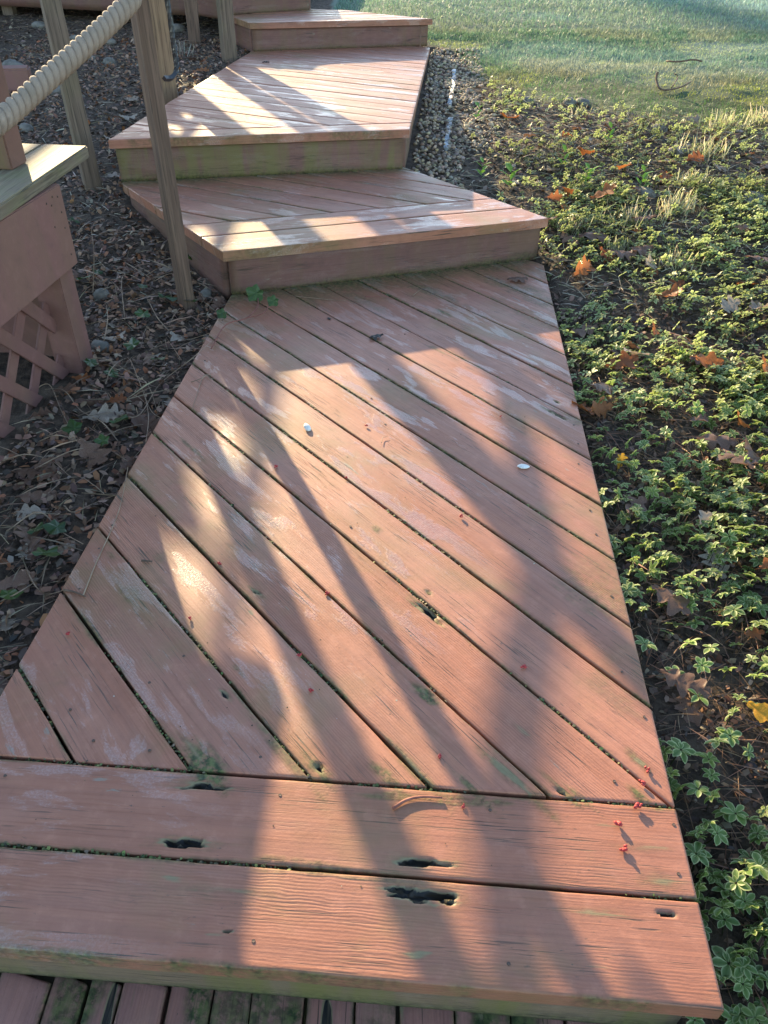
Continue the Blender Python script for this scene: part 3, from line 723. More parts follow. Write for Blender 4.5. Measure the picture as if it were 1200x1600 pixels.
# forged twisted handle on the near post
def handle():
    c = np.array([-.735, 2.712, 0.0]); out_ = np.array([.30, .95, 0]); out_ /= np.linalg.norm(out_)
    pts = [c + out_ * .005 + np.array([0, 0, .715]), c + out_ * .050 + np.array([0, 0, .712]), c + out_ * .078 + np.array([.004, 0, .735]), c + out_ * .080 + np.array([.004, 0, .80]),
           c + out_ * .078 + np.array([0, 0, .95]), c + out_ * .050 + np.array([0, 0, 1.02]), c + out_ * .005 + np.array([0, 0, 1.025])]
    Pp = spline(pts, 60); V = []; n = 8
    T = np.gradient(Pp, axis=0); T /= np.linalg.norm(T, axis=1)[:, None]; N = np.array([1.0, 0, 0])
    for i in range(60):
        N = N - T[i] * (N @ T[i]); N /= np.linalg.norm(N); B = np.cross(T[i], N); tw = max(0, min(1, (i - 16) / 30)) * math.pi * 4
        for k in range(n):
            q = 2 * math.pi * k / n; r = .0085 * (1.0 if k % 2 == 0 else .70); V.append(Pp[i] + r * (math.cos(q + tw) * N + math.sin(q + tw) * B))
    F = [(i * n + k, i * n + (k + 1) % n, (i + 1) * n + (k + 1) % n, (i + 1) * n + k) for i in range(59) for k in range(n)]
    me = bpy.data.meshes.new('iron_handle'); me.from_pydata([tuple(v) for v in V], [], F + [tuple(range(n))[::-1], tuple(59 * n + k for k in range(n))]); me.update()
    o = link('iron_handle', me, m_iron, p_near); o['label'] = 'black twisted iron handle'
handle()

def rope(ctrl, label, loc, n=900):
    root = empty('rope_rail', loc, label, 'rope')
    ctrl_near = [(-.758, 2.672, .985), (-.752, 2.58, .955), (-.742, 2.50, .934), (-.80, 2.38, .875), (-.90, 2.18, .785), (-.965, 2.035, .726), (-1.06, 1.78, .655), (-1.16, 1.45, .60), (-1.25, 1.1, .585), (-1.32, .7, .60)]
    C = spline(ctrl or ctrl_near, n); seg = np.linalg.norm(np.diff(C, axis=0), axis=1); Ls = np.concatenate([[0], np.cumsum(seg)])
    T = np.gradient(C, axis=0); T /= np.linalg.norm(T, axis=1)[:, None]
    N = np.cross(T[0], [0, 0, 1.0]); N /= np.linalg.norm(N); Ns = []
    for i in range(len(C)):
        N = N - T[i] * (N @ T[i]); N /= np.linalg.norm(N); Ns.append(N.copy())
    Ns = np.array(Ns); Bs = np.cross(T, Ns)
    for k in range(3):
        ph = -2 * math.pi * Ls / .072 + k * 2 * math.pi / 3
        S = C + .0160 * (np.cos(ph)[:, None] * Ns + np.sin(ph)[:, None] * Bs)
        Vt, Ft = tube_arrays(S, .0116, 10)
        q = np.tile(np.arange(10) / 10 * 5, len(S)); uu = np.repeat(Ls * 30, 10)
        me = mesh_np('strand', Vt, [Ft], {'grain': np.stack([uu, q + uu * .35], 1)}, True)
        link('strand', me, m_rope, root)
rope(None, 'thick pale twisted rope strung as a handrail at upper left', (-.98, 2.0, .70))
rope([(-1.478, 6.44, 1.225), (-1.42, 5.9, 1.17), (-1.34, 5.3, 1.115), (-1.285, 4.80, 1.075), (-1.335, 4.35, 1.045), (-1.38, 3.98, 1.035), (-1.41, 3.71, 1.05)], 'rope rail along the rear posts, above the picture', (-1.3, 4.8, 1.07), 1000)
endp = post((-1.33, .66, -.2), .85, (.045, .045), 10, m_post_green, 'post at the near end of the rope, outside the picture at left')

# ------------------------------------------------------------------ lattice pier with cap
pier = empty('lattice_pier', (-1.1, 2.0, -.05), 'red-brown lattice-sided pier with mossy cap board at the left edge', 'pier')
E1 = np.array([-.100, -.995, 0.]); E2 = np.array([.995, -.100, 0.]); EZ = np.array([0, 0, 1.])
C0 = np.array([-1.003, 2.326, 0.])
def pp(a, out_, z): return C0 + E1 * a + E2 * out_ + EZ * z
obox('corner_post', pp(.046, -.046, .19), (E1, E2, EZ), (.045, .045, .308), m_box, pier)
obox('corner_post', pp(1.25, -.046, .19), (E1, E2, EZ), (.045, .045, .308), m_box, pier)
panel = obox('siding_panel', pp(.66, .012, .380), (E1, E2, EZ), (.66, .011, .1185), m_box, pier)
for a_, z_ in ((.03, .47), (.028, .425), (.03, .38), (.03, .30), (.06, .478), (.075, .458), (.10, .47), (.085, .40)):
    obox('nail_head', pp(a_, .0238, z_), (E1, E2, EZ), (.0028, .0010, .0028), m_nail, panel, .0008)
obox('back_panel', pp(-.004, -.31, .21), (E1, E2, EZ), (.012, .255, .285), m_box, pier)
Ec = np.array([-.036, -.99935, 0.]); Ec2 = np.array([.99935, -.036, 0.]); TIP = np.array([-.985, 2.618, .5175])
for o0, o1 in ((0, -.143), (-.147, -.29), (-.294, -.45)):
    obox('cap_board', TIP + Ec * .62 + Ec2 * (o0 + o1) / 2, (Ec, Ec2, EZ), (.62, abs(o1 - o0) / 2, .018), m_cap, pier, .004)
pc = U(20, 266, .5365)
obox('pier_post', (pc + E1 * -.0445 + E2 * -.0445 + EZ * .37), (E1, E2, EZ), (.0445, .0445, .37), m_riser_green, pier, .004)
# lattice strips, two layers, each its own part
def lattice(dirn, off, layer):
    """strip in the pier face: a = off + dirn*(z) ; clipped to the opening"""
    w = .0215; a0, a1, z0, z1 = .100, 1.2, -.09, .258
    pts = []
    # centre line a = off + dirn*(z - z0)
    zA, zB = z0, z1
    aA, aB = off, off + dirn * (z1 - z0)
    def clip_t(lo, hi):
        t0, t1 = 0.0, 1.0; d = aB - aA
        for bound, sgn in ((lo, 1), (hi, -1)):
            fa = sgn * (aA - bound); fb = sgn * (aB - bound)
            if fa < 0 and fb < 0: return None
            if fa < 0: t0 = max(t0, fa / (fa - fb))
            if fb < 0: t1 = min(t1, fa / (fa - fb))
        return (t0, t1) if t1 - t0 > .05 else None
    ct = clip_t(a0, a1)
    if ct is None: return
    q0 = pp(aA + (aB - aA) * ct[0], -.055 - .009 * layer, zA + (zB - zA) * ct[0]); q1 = pp(aA + (aB - aA) * ct[1], -.055 - .009 * layer, zA + (zB - zA) * ct[1])
    d = (q1 - q0); L = np.linalg.norm(d); d /= L; n2 = np.cross(E2, d)
    obox('lattice_strip', (q0 + q1) / 2, (d, n2, E2), (L / 2 + .012, w, .0038), m_box, pier, .0012)
for k in range(14):
    lattice(1.0, -.26 + k * .180, 0); lattice(-1.0, .16 + k * .180, 1)

# ------------------------------------------------------------------ trees out of the picture that throw the soft shadows
def bare_tree(base, h, r, label, seed, limbs=9, extra=None, low=4):
    rd = random.Random(seed); root = empty('bare_tree', base, label, 'tree', 'bare trees beyond the deck')
    P = [Vector((0, 0, -.3))]; d = Vector((rd.uniform(-.04, .04), rd.uniform(-.04, .04), 1))
    for i in range(10): P.append(P[-1] + d.normalized() * (h / 10)); d += Vector((rd.uniform(-.08, .08), rd.uniform(-.08, .08), 0))
    t = tube('trunk', [np.array(p + Vector(base)) for p in P], np.linspace(r, r * .25, 11), m_bark, root, 10)
    Vs, Fs, nv = [], [], 0
    def branch(p, d, L, rad, lev):
        nonlocal nv
        pts = [p]; dd = d.copy()
        for i in range(6): dd = (dd + Vector((rd.uniform(-.25, .25), rd.uniform(-.25, .25), rd.uniform(-.08, .2)))).normalized(); pts.append(pts[-1] + dd * L / 6)
        V, Fq = tube_arrays([np.array(q) for q in pts], np.linspace(rad, rad * .3, 7), 5 if lev else 7); Vs.append(V); Fs.append(Fq + nv); nv += len(V)
        if lev < 3:
            for i in range(2, 7):
                for _ in range(2 if lev < 2 else 1):
                    branch(pts[i], (dd + Vector((rd.uniform(-1, 1), rd.uniform(-1, 1), rd.uniform(-.2, .8)))).normalized(), L * rd.uniform(.35, .6), rad * .5, lev + 1)
    for k in range(limbs):
        i = rd.randint(low, 10); a = rd.uniform(0, 6.28)
        branch(P[i] + Vector(base), Vector((math.cos(a), math.sin(a), rd.uniform(.2, .9))).normalized(), h * rd.uniform(.22, .4), r * .32, 0)
    if extra:
        for pts, ra, rb in extra:
            pts = spline(pts, 14); V, Fq = tube_arrays(pts, np.linspace(ra, rb, 14), 7); Vs.append(V); Fs.append(Fq + nv); nv += len(V)
    link('crown', mesh_np('crown', np.vstack(Vs), [np.vstack(Fs)], None, True), m_bark, root)
nV_, sV_ = np.array([.906, .4232]), np.array([-.4232, .906])
def at_v(v, along): p = nV_ * v + sV_ * along; return (float(p[0]), float(p[1]), float(gz0(p[0], p[1])))
def air(v, along_shadow, dist, z0=0.0):
    p = nV_ * v + sV_ * dist; return (p[0], p[1], z0 + (dist - along_shadow) * math.tan(SUN_EL))
bare_tree(at_v(7.2, 85), 48, .45, 'bare tree past the lawn throwing a broad shadow band', 7, low=7)
bare_tree(at_v(11.5, 90), 50, .5, 'second bare tree past the lawn', 8, low=7)
bare_tree(at_v(17.0, 80), 46, .45, 'third bare tree past the lawn, farthest right', 9, low=7)

# ------------------------------------------------------------------ scatter helpers
def rotmats(yaw, pitch, roll):
    cy, sy, cp, sp, cr, sr = np.cos(yaw), np.sin(yaw), np.cos(pitch), np.sin(pitch), np.cos(roll), np.sin(roll)
    M = np.empty((len(yaw), 3, 3))
    M[:, 0, 0] = cy * cp; M[:, 0, 1] = cy * sp * sr - sy * cr; M[:, 0, 2] = cy * sp * cr + sy * sr
    M[:, 1, 0] = sy * cp; M[:, 1, 1] = sy * sp * sr + cy * cr; M[:, 1, 2] = sy * sp * cr - cy * sr
    M[:, 2, 0] = -sp; M[:, 2, 1] = cp * sr; M[:, 2, 2] = cp * cr
    return M
class Bag:
    def __init__(s): s.V = []; s.T = []; s.Q = []; s.C = []; s.n = 0
    def add(s, tv, tf, pos, rotm, scale, col, vcol=None):
        """template tv (k,3) with faces tf, placed N times; col (N,3); vcol (k,3) multiplies or, if callable, mixes"""
        N = len(pos); k = len(tv); scale = np.asarray(scale, float)
        if scale.ndim == 1: scale = scale[:, None] * np.ones((1, 3))
        W = np.einsum('nij,nkj->nki', rotm, tv[None] * scale[:, None, :]) + pos[:, None, :]
        s.V.append(W.reshape(-1, 3))
        c = np.repeat(col[:, None, :], k, 1)
        if vcol is not None: c = c * vcol[None]
        s.C.append(c.reshape(-1, 3))
        tf = np.asarray(tf); f = (tf[None] + (s.n + np.arange(N) * k)[:, None, None]).reshape(-1, tf.shape[1])
        (s.T if tf.shape[1] == 3 else s.Q).append(f); s.n += N * k
    def raw(s, V, F, col):
        s.V.append(V); s.C.append(np.tile(np.array(col)[None], (len(V), 1))); (s.T if F.shape[1] == 3 else s.Q).append(F + s.n); s.n += len(V)
    def build(s, name, mat, label, cat, parent=None, smooth=False):
        me = mesh_np(name, np.vstack(s.V), [np.vstack(a) for a in (s.T, s.Q) if a], {'tint': np.vstack(s.C)}, smooth)
        o = link(name, me, mat, parent); tag(o, label, cat, kind='stuff'); return o
def jitter_cols(base, n, amt=.3, hue=.1):
    base = np.array(base); i = rng.integers(0, len(base), n); c = base[i] * (1 + rng.uniform(-amt, amt, (n, 1))); return np.clip(c * (1 + rng.uniform(-hue, hue, (n, 3))), .003, .95)
def sample(n, x0, x1, y0, y1, dens=None, keep_off=0.0):
    x = rng.uniform(x0, x1, n); y = rng.uniform(y0, y1, n); k = ~on_stairs(x, y, keep_off)
    if dens is not None: k &= rng.uniform(0, 1, n) < dens(x, y)
    k &= ~pier_foot(x, y)
    return x[k], y[k]
def pier_foot(x, y):
    a = (x - C0[0]) * E1[0] + (y - C0[1]) * E1[1]; b = (x - C0[0]) * E2[0] + (y - C0[1]) * E2[1]
    return (a > 0.0) & (a < 1.4) & (b < -.0) & (b > -.6)
def pos3(x, y, dz): return np.stack([x, y, gz(x, y) + dz], 1)

# ---- mulch chips and leaf crumbs
chip_v = np.array([[-.5, -.25, 0], [.1, -.42, .08], [.55, -.1, 0], [.35, .35, .10], [-.25, .38, .02], [0, 0, .14]], float)
chip_f = np.array([[0, 1, 5], [1, 2, 5], [2, 3, 5], [3, 4, 5], [4, 0, 5]])
bag = Bag()
x, y = sample(15000, -4.0, -.3, .45, 8.2)
n = len(x); sz = rng.uniform(.007, .028, n)
bag.add(chip_v, chip_f, pos3(x, y, .004), rotmats(rng.uniform(0, 6.3, n), rng.normal(0, .35, n), rng.normal(0, .35, n)), np.stack([sz * 1.3, sz, sz], 1),
        jitter_cols([(.06, .042, .030), (.11, .074, .050), (.19, .125, .085), (.09, .070, .056), (.24, .18, .13), (.13, .068, .042)], n, .45))
x, y = sample(16000, .3, 4.2, .25, 6.2, lambda x, y: (1 - lawn_w(x, y)) * (1.1 - .25 * (y > 3.5)))
n = len(x); sz = rng.uniform(.006, .020, n) * (1 + .5 * (y > 2))
bag.add(chip_v, chip_f, pos3(x, y, .004), rotmats(rng.uniform(0, 6.3, n), rng.normal(0, .35, n), rng.normal(0, .35, n)), np.stack([sz * 1.3, sz, sz], 1),
        jitter_cols([(.05, .034, .024), (.10, .06, .038), (.17, .10, .060), (.07, .055, .042), (.21, .13, .09), (.12, .055, .03)], n, .45))
x, y = sample(9000, -1.7, -.4, .7, 3.3); xq, yq = sample(9000, -2.6, -.5, 3.2, 6.6); x = np.concatenate([x, xq]); y = np.concatenate([y, yq]); n = len(x); sz = rng.uniform(.006, .022, n)
bag.add(chip_v, chip_f, pos3(x, y, rng.uniform(.004, .02, n)), rotmats(rng.uniform(0, 6.3, n), rng.normal(0, .5, n), rng.normal(0, .5, n)), np.stack([sz * 1.5, sz, sz * 1.4], 1),
        jitter_cols([(.20, .10, .055), (.26, .15, .09), (.14, .075, .048), (.30, .19, .125), (.25, .105, .045), (.09, .058, .042)], n, .4))
x, y = sample(9000, .44, 1.6, .15, 2.8); n = len(x); sz = rng.uniform(.004, .015, n)
bag.add(chip_v, chip_f, pos3(x, y, rng.uniform(.003, .012, n)), rotmats(rng.uniform(0, 6.3, n), rng.normal(0, .5, n), rng.normal(0, .5, n)), np.stack([sz * 1.6, sz, sz * 1.4], 1),
        jitter_cols([(.15, .08, .045), (.22, .13, .075), (.09, .055, .04), (.26, .18, .12), (.18, .075, .035), (.06, .045, .035)], n, .4))
bag.build('leaf_mulch', m_litter, 'dark mulch and crumbled leaves covering the soil beside the stair', 'mulch')

# ---- pine needles and dry stalks
nd_v = np.array([[0, -.5, 0], [0, .5, 0], [.5, -.4, .03], [.5, .4, .03], [1, 0, 0], [.5, 0, .06]], float); nd_f = np.array([[0, 2, 5], [0, 5, 1], [1, 5, 3], [2, 4, 5], [5, 4, 3]])
bag = Bag()
def needles(n0, x0, x1, y0, y1, dens, cols, lmin, lmax, wmin, wmax, dz=.012):
    x, y = sample(n0, x0, x1, y0, y1, dens); n = len(x); L = rng.uniform(lmin, lmax, n)
    bag.add(nd_v, nd_f, pos3(x, y, rng.uniform(.004, dz, n)), rotmats(rng.uniform(0, 6.3, n), rng.normal(0, .16, n), rng.normal(0, .4, n)), np.stack([L, rng.uniform(wmin, wmax, n), L], 1), jitter_cols(cols, n, .35))
tan = [(.20, .14, .085), (.28, .21, .13), (.14, .085, .05), (.10, .065, .045)]
needles(9000, -3.6, -.3, .45, 7.5, None, tan, .03, .10, .0012, .003, .022)
needles(520, -1.6, -.42, .8, 3.2, None, [(.32, .21, .13), (.22, .145, .09), (.40, .28, .18)], .05, .17, .0012, .0024, .03)
needles(900, -2.2, -.5, 2.6, 4.8, None, [(.30, .24, .17), (.36, .30, .22)], .03, .07, .0025, .006, .02)
needles(4200, .3, 3.2, .2, 5.6, lambda x, y: 1 - lawn_w(x, y), [(.17, .085, .045), (.22, .12, .07), (.12, .07, .045)], .04, .11, .0011, .002, .02)
needles(3800, .44, 1.5, .15, 2.4, None, [(.22, .11, .055), (.28, .16, .09), (.15, .085, .05)], .05, .12, .0010, .0018, .02)
needles(9000, .3, 3.4, 2.8, 5.8, lambda x, y: (1 - lawn_w(x, y)) * .8, [(.34, .28, .18), (.42, .36, .24), (.24, .19, .12)], .03, .09, .0018, .004, .03)
bag.build('pine_needles', m_litter, 'loose pine needles and dry straw lying on the soil', 'needles')

# ---- pebbles along the third step
def pebble_mesh(name, rx, ry, rz, seed, sub=2):
    bm = bmesh.new(); bmesh.ops.create_icosphere(bm, subdivisions=sub, radius=1.0); rd = random.Random(seed); o1 = rd.uniform(0, 90)
    for v in bm.verts:
        c = v.co; k = 1 + .45 * (float(vnoise(c.x * 1.6 + o1, c.y * 1.6 + c.z * 1.3, seed)) - .5) + .12 * (float(vnoise(c.x * 4 + o1, c.z * 4 + c.y * 2, seed + 5)) - .5)
        v.co = Vector((c.x * rx * k, c.y * ry * k, c.z * rz * k))
    return bm_mesh(name, bm, True)
pm_ = pebble_mesh('pebble', 1, .8, .6, 3, 1); pv = np.array([v.co[:] for v in pm_.vertices]); pf = np.array([p.vertices[:] for p in pm_.polygons]); bpy.data.meshes.remove(pm_)
bag = Bag()
x = rng.uniform(-.05, .62, 4200); y = rng.uniform(3.7, 6.7, 4200)
xr = np.interp(y, [3.7, 3.85, 6.7], [.2, .07, .26]); k = (x > xr + .01) & (x < xr + .30 + .25 * fbm(y * 2, y * 0, 4) - .10 * (y < 4.3)) & ~on_stairs(x, y, .01); x, y = x[k], y[k]; n = len(x)
bag.add(pv, pf, pos3(x, y, .006), rotmats(rng.uniform(0, 6.3, n), rng.normal(0, .3, n), rng.normal(0, .3, n)), rng.uniform(.005, .017, n), jitter_cols([(.34, .24, .14), (.22, .155, .10), (.44, .33, .21), (.15, .10, .065), (.28, .23, .18)], n, .4))
bag.build('pebbles', m_litter, 'tan pebbles filling the strip between the long step and lawn', 'pebbles', smooth=True)

# ---- lawn grass
bag = Bag()
bl_v = np.array([[-.5, 0, 0], [.5, 0, 0], [.32, .22, .55], [-.32, .22, .55], [0, .62, 1]], float); bl_q = np.array([[0, 1, 2], [0, 2, 3], [3, 2, 4]])
def grass(n0, x0, x1, y0, y1, hmin, hmax, w):
    x, y = sample(n0, x0, x1, y0, y1, lambda x, y: lawn_w(x, y) * (1.15 - .85 * sstep(.52, .68, fbm(x * 1.3 + 4, y * 1.3, 91, 4)) * (y < 7.5))); n = len(x)
    dry = sstep(.46, .66, fbm(x * 1.6, y * 1.6, 88, 4)) * (1 - .7 * sstep(6.5, 8, y)); f = frost(x, y); mossy = sstep(.55, .66, fbm(x * 2.2 + 9, y * 2.2, 93, 3)) * (y < 7)
    c = np.array([.085, .165, .045])[None] * (1 - dry[:, None]) + np.array([.24, .21, .08])[None] * dry[:, None]
    c = c * (1 - mossy[:, None]) + np.array([.30, .33, .04])[None] * mossy[:, None]
    f = f * rng.uniform(.45, 1, n); c = c * (1 - f[:, None] * .8) + np.array([.42, .60, .54])[None] * f[:, None] * .8
    c *= rng.uniform(.65, 1.3, (n, 1)); h = rng.uniform(hmin, hmax, n) * (1 - .45 * mossy)
    bag.add(bl_v, bl_q, pos3(x, y, -.003), rotmats(rng.uniform(0, 6.3, n), rng.normal(0, .25, n), rng.normal(0, .25, n)), np.stack([np.full(n, w) * rng.uniform(.7, 1.3, n), h * .8, h], 1), np.clip(c, 0, .8))
grass(95000, .2, 4.2, 4.6, 7.4, .012, .034, .0035)
grass(75000, -.6, 6.6, 7.0, 11.0, .018, .042, .005)
bag.build('lawn_grass', m_grass, 'short frosty lawn grass at the upper right', 'grass')

# ---- ground cover: whorls of pale-edged leaves
def whorl_template(detail, seed):
    rd = random.Random(seed); V, F, Cc = [], [], []
    tiers = [(6, .0, .95), (3, .35, .6)] if detail else [(5, 0, 1.0)]
    for cnt, lift, ln in tiers:
        for k in range(cnt):
            a = 2 * math.pi * (k + rd.uniform(-.18, .18)) / cnt + lift; L = ln * rd.uniform(.78, 1.1); W = L * rd.uniform(.23, .29); tilt = rd.uniform(-.05, .35) + lift * .7
            n0 = len(V)
            if detail:
                st = [(.10, .18), (.38, .85), (.62, 1.0), (.85, .6)]
                for t, w in st:
                    for sgn, cc in ((-1, 1), (-.62, 0), (0, 0), (.62, 0), (1, 1)):
                        V.append((t * L, sgn * W * w, .10 * abs(sgn) * w * L + math.sin(tilt) * t * L - .18 * t * t * L)); Cc.append(1 if cc else (.12 if sgn else .0))
                V.append((L, 0, math.sin(tilt) * L - .2 * L)); Cc.append(1)
                for i in range(3):
                    for j in range(4): F.append((n0 + i * 5 + j, n0 + i * 5 + j + 1, n0 + (i + 1) * 5 + j + 1)); F.append((n0 + i * 5 + j, n0 + (i + 1) * 5 + j + 1, n0 + (i + 1) * 5 + j))
                for j in range(4): F.append((n0 + 15 + j, n0 + 16 + j, n0 + 20))
            else:
                V += [(.08 * L, 0, 0), (.55 * L, -W, .06 * L + math.sin(tilt) * .5 * L), (.5 * L, 0, math.sin(tilt) * .45 * L - .03 * L), (.55 * L, W, .06 * L + math.sin(tilt) * .5 * L), (L, 0, math.sin(tilt) * L - .15 * L)]
                Cc += [.1, .8, .1, .8, .8]; F += [(n0, n0 + 1, n0 + 2), (n0, n0 + 2, n0 + 3), (n0 + 1, n0 + 4, n0 + 2), (n0 + 2, n0 + 4, n0 + 3)]
            ca, sa = math.cos(a), math.sin(a)
            for i in range(n0, len(V)):
                vx, vy, vz = V[i]; V[i] = (vx * ca - vy * sa, vx * sa + vy * ca, vz)
    return np.array(V), np.array(F), np.array(Cc)
PALE, GREEN = np.array([.66, .70, .34]), np.array([.120, .205, .042])
def leaf_cols(cc, n, yel=.8):
    """per-instance, per-vertex colours"""
    g = GREEN[None] * rng.uniform(.65, 1.35, (n, 1)); p = PALE[None] * rng.uniform(.7, 1.12, (n, 1)); w = rng.uniform(0, 1, (n, 1)) ** 2 * yel; g = g * (1 - w) + np.array([.20, .27, .05]) * w; p = p * (1 - w * .6) + np.array([.48, .50, .16]) * w * .6
    return g[:, None, :] * (1 - cc[None, :, None]) + p[:, None, :] * cc[None, :, None]
def sun_tilt(m):
    """whorls lean towards the light, each by its own amount"""
    A = rotmats(rng.uniform(0, 6.3, m), rng.normal(0, .35, m), rng.normal(0, .35, m)); t = np.clip(rng.normal(.50, .30, m), -.2, 1.1)
    ax = np.array([-math.cos(SUN_AZ), -math.sin(SUN_AZ), 0.0]); K = np.array([[0, -ax[2], ax[1]], [ax[2], 0, -ax[0]], [-ax[1], ax[0], 0]])
    B = np.eye(3)[None] + np.sin(t)[:, None, None] * K[None] + (1 - np.cos(t))[:, None, None] * (K @ K)[None]
    return np.einsum('nij,njk->nik', B, A)
def cover_density(x, y):
    xe = np.interp(y, [0, .4, 2.6, 3.2, 3.9, 6.5], [.46, .48, .60, .64, .35, .6])
    d = x - xe; c = fbm(x * 3.2, y * 3.2, 71, 3)
    k = sstep(-.06, .32, d + (c - .5) * .5) * .9 + .22
    k *= np.where(y > 3.3, sstep(-.02, .25, d), 1)
    k *= .30 + 1.05 * sstep(.38, .60, c); k *= 1 - .22 * sstep(2.6, 3.6, y); k *= 1 - .4 * (np.hypot((x - .95) / .35, (y - 3.05) / .5) < 1)
    return np.clip(k, 0, 1) * (1 - lawn_w(x, y))
bag = Bag()
cover_pts = []
def cover(n0, x0, x1, y0, y1, detail, smin, smax, seeds):
    x, y = sample(n0, x0, x1, y0, y1, cover_density, .006); n = len(x); h = rng.uniform(.015, .065, n); grp = rng.integers(0, len(seeds), n)
    for gi, sd_ in enumerate(seeds):
        k = grp == gi; m = k.sum()
        if not m: continue
        tv, tf, cc = whorl_template(detail, sd_); s = rng.uniform(smin, smax, m)
        pos = pos3(x[k], y[k], h[k]); M = sun_tilt(m)
        W = np.einsum('nij,kj->nki', M, tv) * s[:, None, None] + pos[:, None, :]
        f = (tf[None] + (bag.n + np.arange(m) * len(tv))[:, None, None]).reshape(-1, 3)
        bag.V.append(W.reshape(-1, 3)); tone = .42 + .88 * fbm(x[k] * 2.1, y[k] * 2.1, 83, 3); bag.C.append((leaf_cols(cc, m) * tone[:, None, None]).reshape(-1, 3)); bag.T.append(f); bag.n += m * len(tv)
        # stems
        st = np.array([[-.5, 0, 0], [.5, 0, 0], [0, .8, 0], [-.4, 0, 1], [.4, 0, 1], [0, .6, 1]], float); sf = np.array([[0, 1, 4, 3], [1, 2, 5, 4], [2, 0, 3, 5]])
        p0 = pos.copy(); p0[:, 2] -= h[k] + .01
        bag.add(st, sf, p0, rotmats(rng.uniform(0, 6.3, m), rng.normal(0, .05, m), rng.normal(0, .05, m)), np.stack([np.full(m, .0022), np.full(m, .0022), h[k] + .012], 1), jitter_cols([(.07, .09, .03), (.10, .08, .045)], m))
cover(3600, .44, 1.5, .10, 2.4, True, .017, .027, (1, 2, 3, 4))
cover(6000, .5, 2.6, 2.0, 3.9, False, .017, .027, (5, 6, 7))
cover(9000, .2, 4.2, 3.2, 6.0, False, .012, .022, (8, 9, 10))
bag.build('ground_cover', m_plant, 'mass of low variegated ground cover leaves to the right of the landing', 'ground cover', smooth=False)

# single whorls that stand clear of the mass close to the landing edge
whorl_meshes = []
for sd_ in (31, 32, 33, 34):
    tv, tf, cc = whorl_template(True, sd_); col = leaf_cols(cc, 1, .3)[0]; n0 = len(tv)
    V, Fq = tube_arrays(np.array([[0, 0, -2.2], [.1, .05, -1.1], [0, 0, .02]]), .05, 4); sc = .024
    F3 = np.vstack([Fq[:, [0, 1, 2]], Fq[:, [0, 2, 3]]]) + n0
    whorl_meshes.append((mesh_np('leaf_whorl', np.vstack([tv * sc, V * sc]), [np.vstack([tf, F3])], {'tint': np.vstack([col, np.tile([[.08, .085, .035]], (len(V), 1))])}), sc))
for me, _ in whorl_meshes: me.materials.append(m_plant)
CLEAR = [(1050, 1068, 'broad pale-edged plant by the landing edge, level with the orange leaf'), (1085, 1102, 'pale-edged plant just below the broadest one by the landing edge'), (1060, 1180, 'small pale-edged plant at the landing edge above the red buds'),
         (1135, 1160, 'pale-edged plant left of the big yellow leaf'), (1110, 1215, 'pale-edged plant below and left of the big yellow leaf'), (1150, 1270, 'pale-edged plant alone on dark soil under the yellow leaf'), (1090, 1330, 'pale-edged plant opposite the seam of the border boards'),
         (1122, 1300, 'upper of two pale-edged plants opposite the rear border board'), (1140, 1425, 'bushy pale-edged plant opposite the front border board'), (1170, 1400, 'pale-edged plant at the right edge above the bushy one'), (1150, 1490, 'pale-edged plant near the front corner of the landing'), (1175, 1520, 'pale-edged plant at the lower right corner of the picture'),
         (1100, 1575, 'pale-edged plant under the front corner of the landing'), (1165, 1570, 'lowest pale-edged plant in the right corner'), (1003, 1020, 'small plant touching the landing edge beside a seam'), (1190, 1350, 'pale-edged plant cut by the right picture edge')]
for i, (px, py, lab) in enumerate(CLEAR):
    p = U(px, py, -.05); z = float(gz(p[0], p[1])); me, sc = whorl_meshes[i % 4]
    o = link('ground_cover_plant', me); k = random.uniform(.9, 1.35); o.location = (p[0], p[1], z + .045); o.scale = (k, k, k); o.rotation_euler = (random.uniform(-.2, .2), random.uniform(-.2, .2), random.uniform(0, 6))
    tag(o, lab, 'plant', 'single plants of the variegated ground cover')

# ---- fallen oak leaves
def oak_mesh(seed, L=1.0):
    rd = random.Random(seed); n = 30; V = []; F = []; bend = rd.uniform(-.5, .6); curl = rd.uniform(-.9, 1.1); tw = rd.uniform(-.6, .6); lob = rd.choice((3.0, 3.5, 4.0))
    for i in range(n):
        t = i / (n - 1); env = max(.0, math.sin(math.pi * min(1, t * .97 + .02))) ** .65 * (.55 + .55 * t)
        w = .40 * env * (.26 + .74 * abs(math.cos(math.pi * lob * t + .35)) ** .8) * (1 - .35 * (t > .8)) + .010
        if i == n - 1: w = .01
        for s in (-1, -.5, 0, .5, 1):
            ww = w * (1 + .18 * (rd.random() - .5)) * s; sweep = .13 * abs(s) * env * (w / .40)
            z = bend * (t - .5) ** 2 + curl * (ww ** 2) * 1.6 + tw * ww * (t - .5) + .03 * math.sin(9 * t + 5 * s + seed) + .015 * abs(s)
            V.append(((t + sweep) * L, ww * L, z * L))
    for i in range(n - 1):
        for j in range(4): F.append((i * 5 + j, i * 5 + j + 1, (i + 1) * 5 + j + 1, (i + 1) * 5 + j))
    b = len(V)                                                     # leaf stalk
    for q in ((0, -.008, 0), (0, .008, .0), (-.22, -.006, .02), (-.22, .006, .02)): V.append((q[0] * L, q[1] * L, (q[2] + V[2][2] / L) * L))
    F.append((b, b + 1, b + 3, b + 2))
    me = bpy.data.meshes.new('oak_leaf'); V = [(v[0] - .5 * L, v[1], v[2]) for v in V]; zmin = min(v[2] for v in V)
    me.from_pydata([(v[0], v[1], v[2] - zmin) for v in V], [], F); me.update(); me.polygons.foreach_set('use_smooth', np.ones(len(me.polygons), bool)); return me
OAK = {}
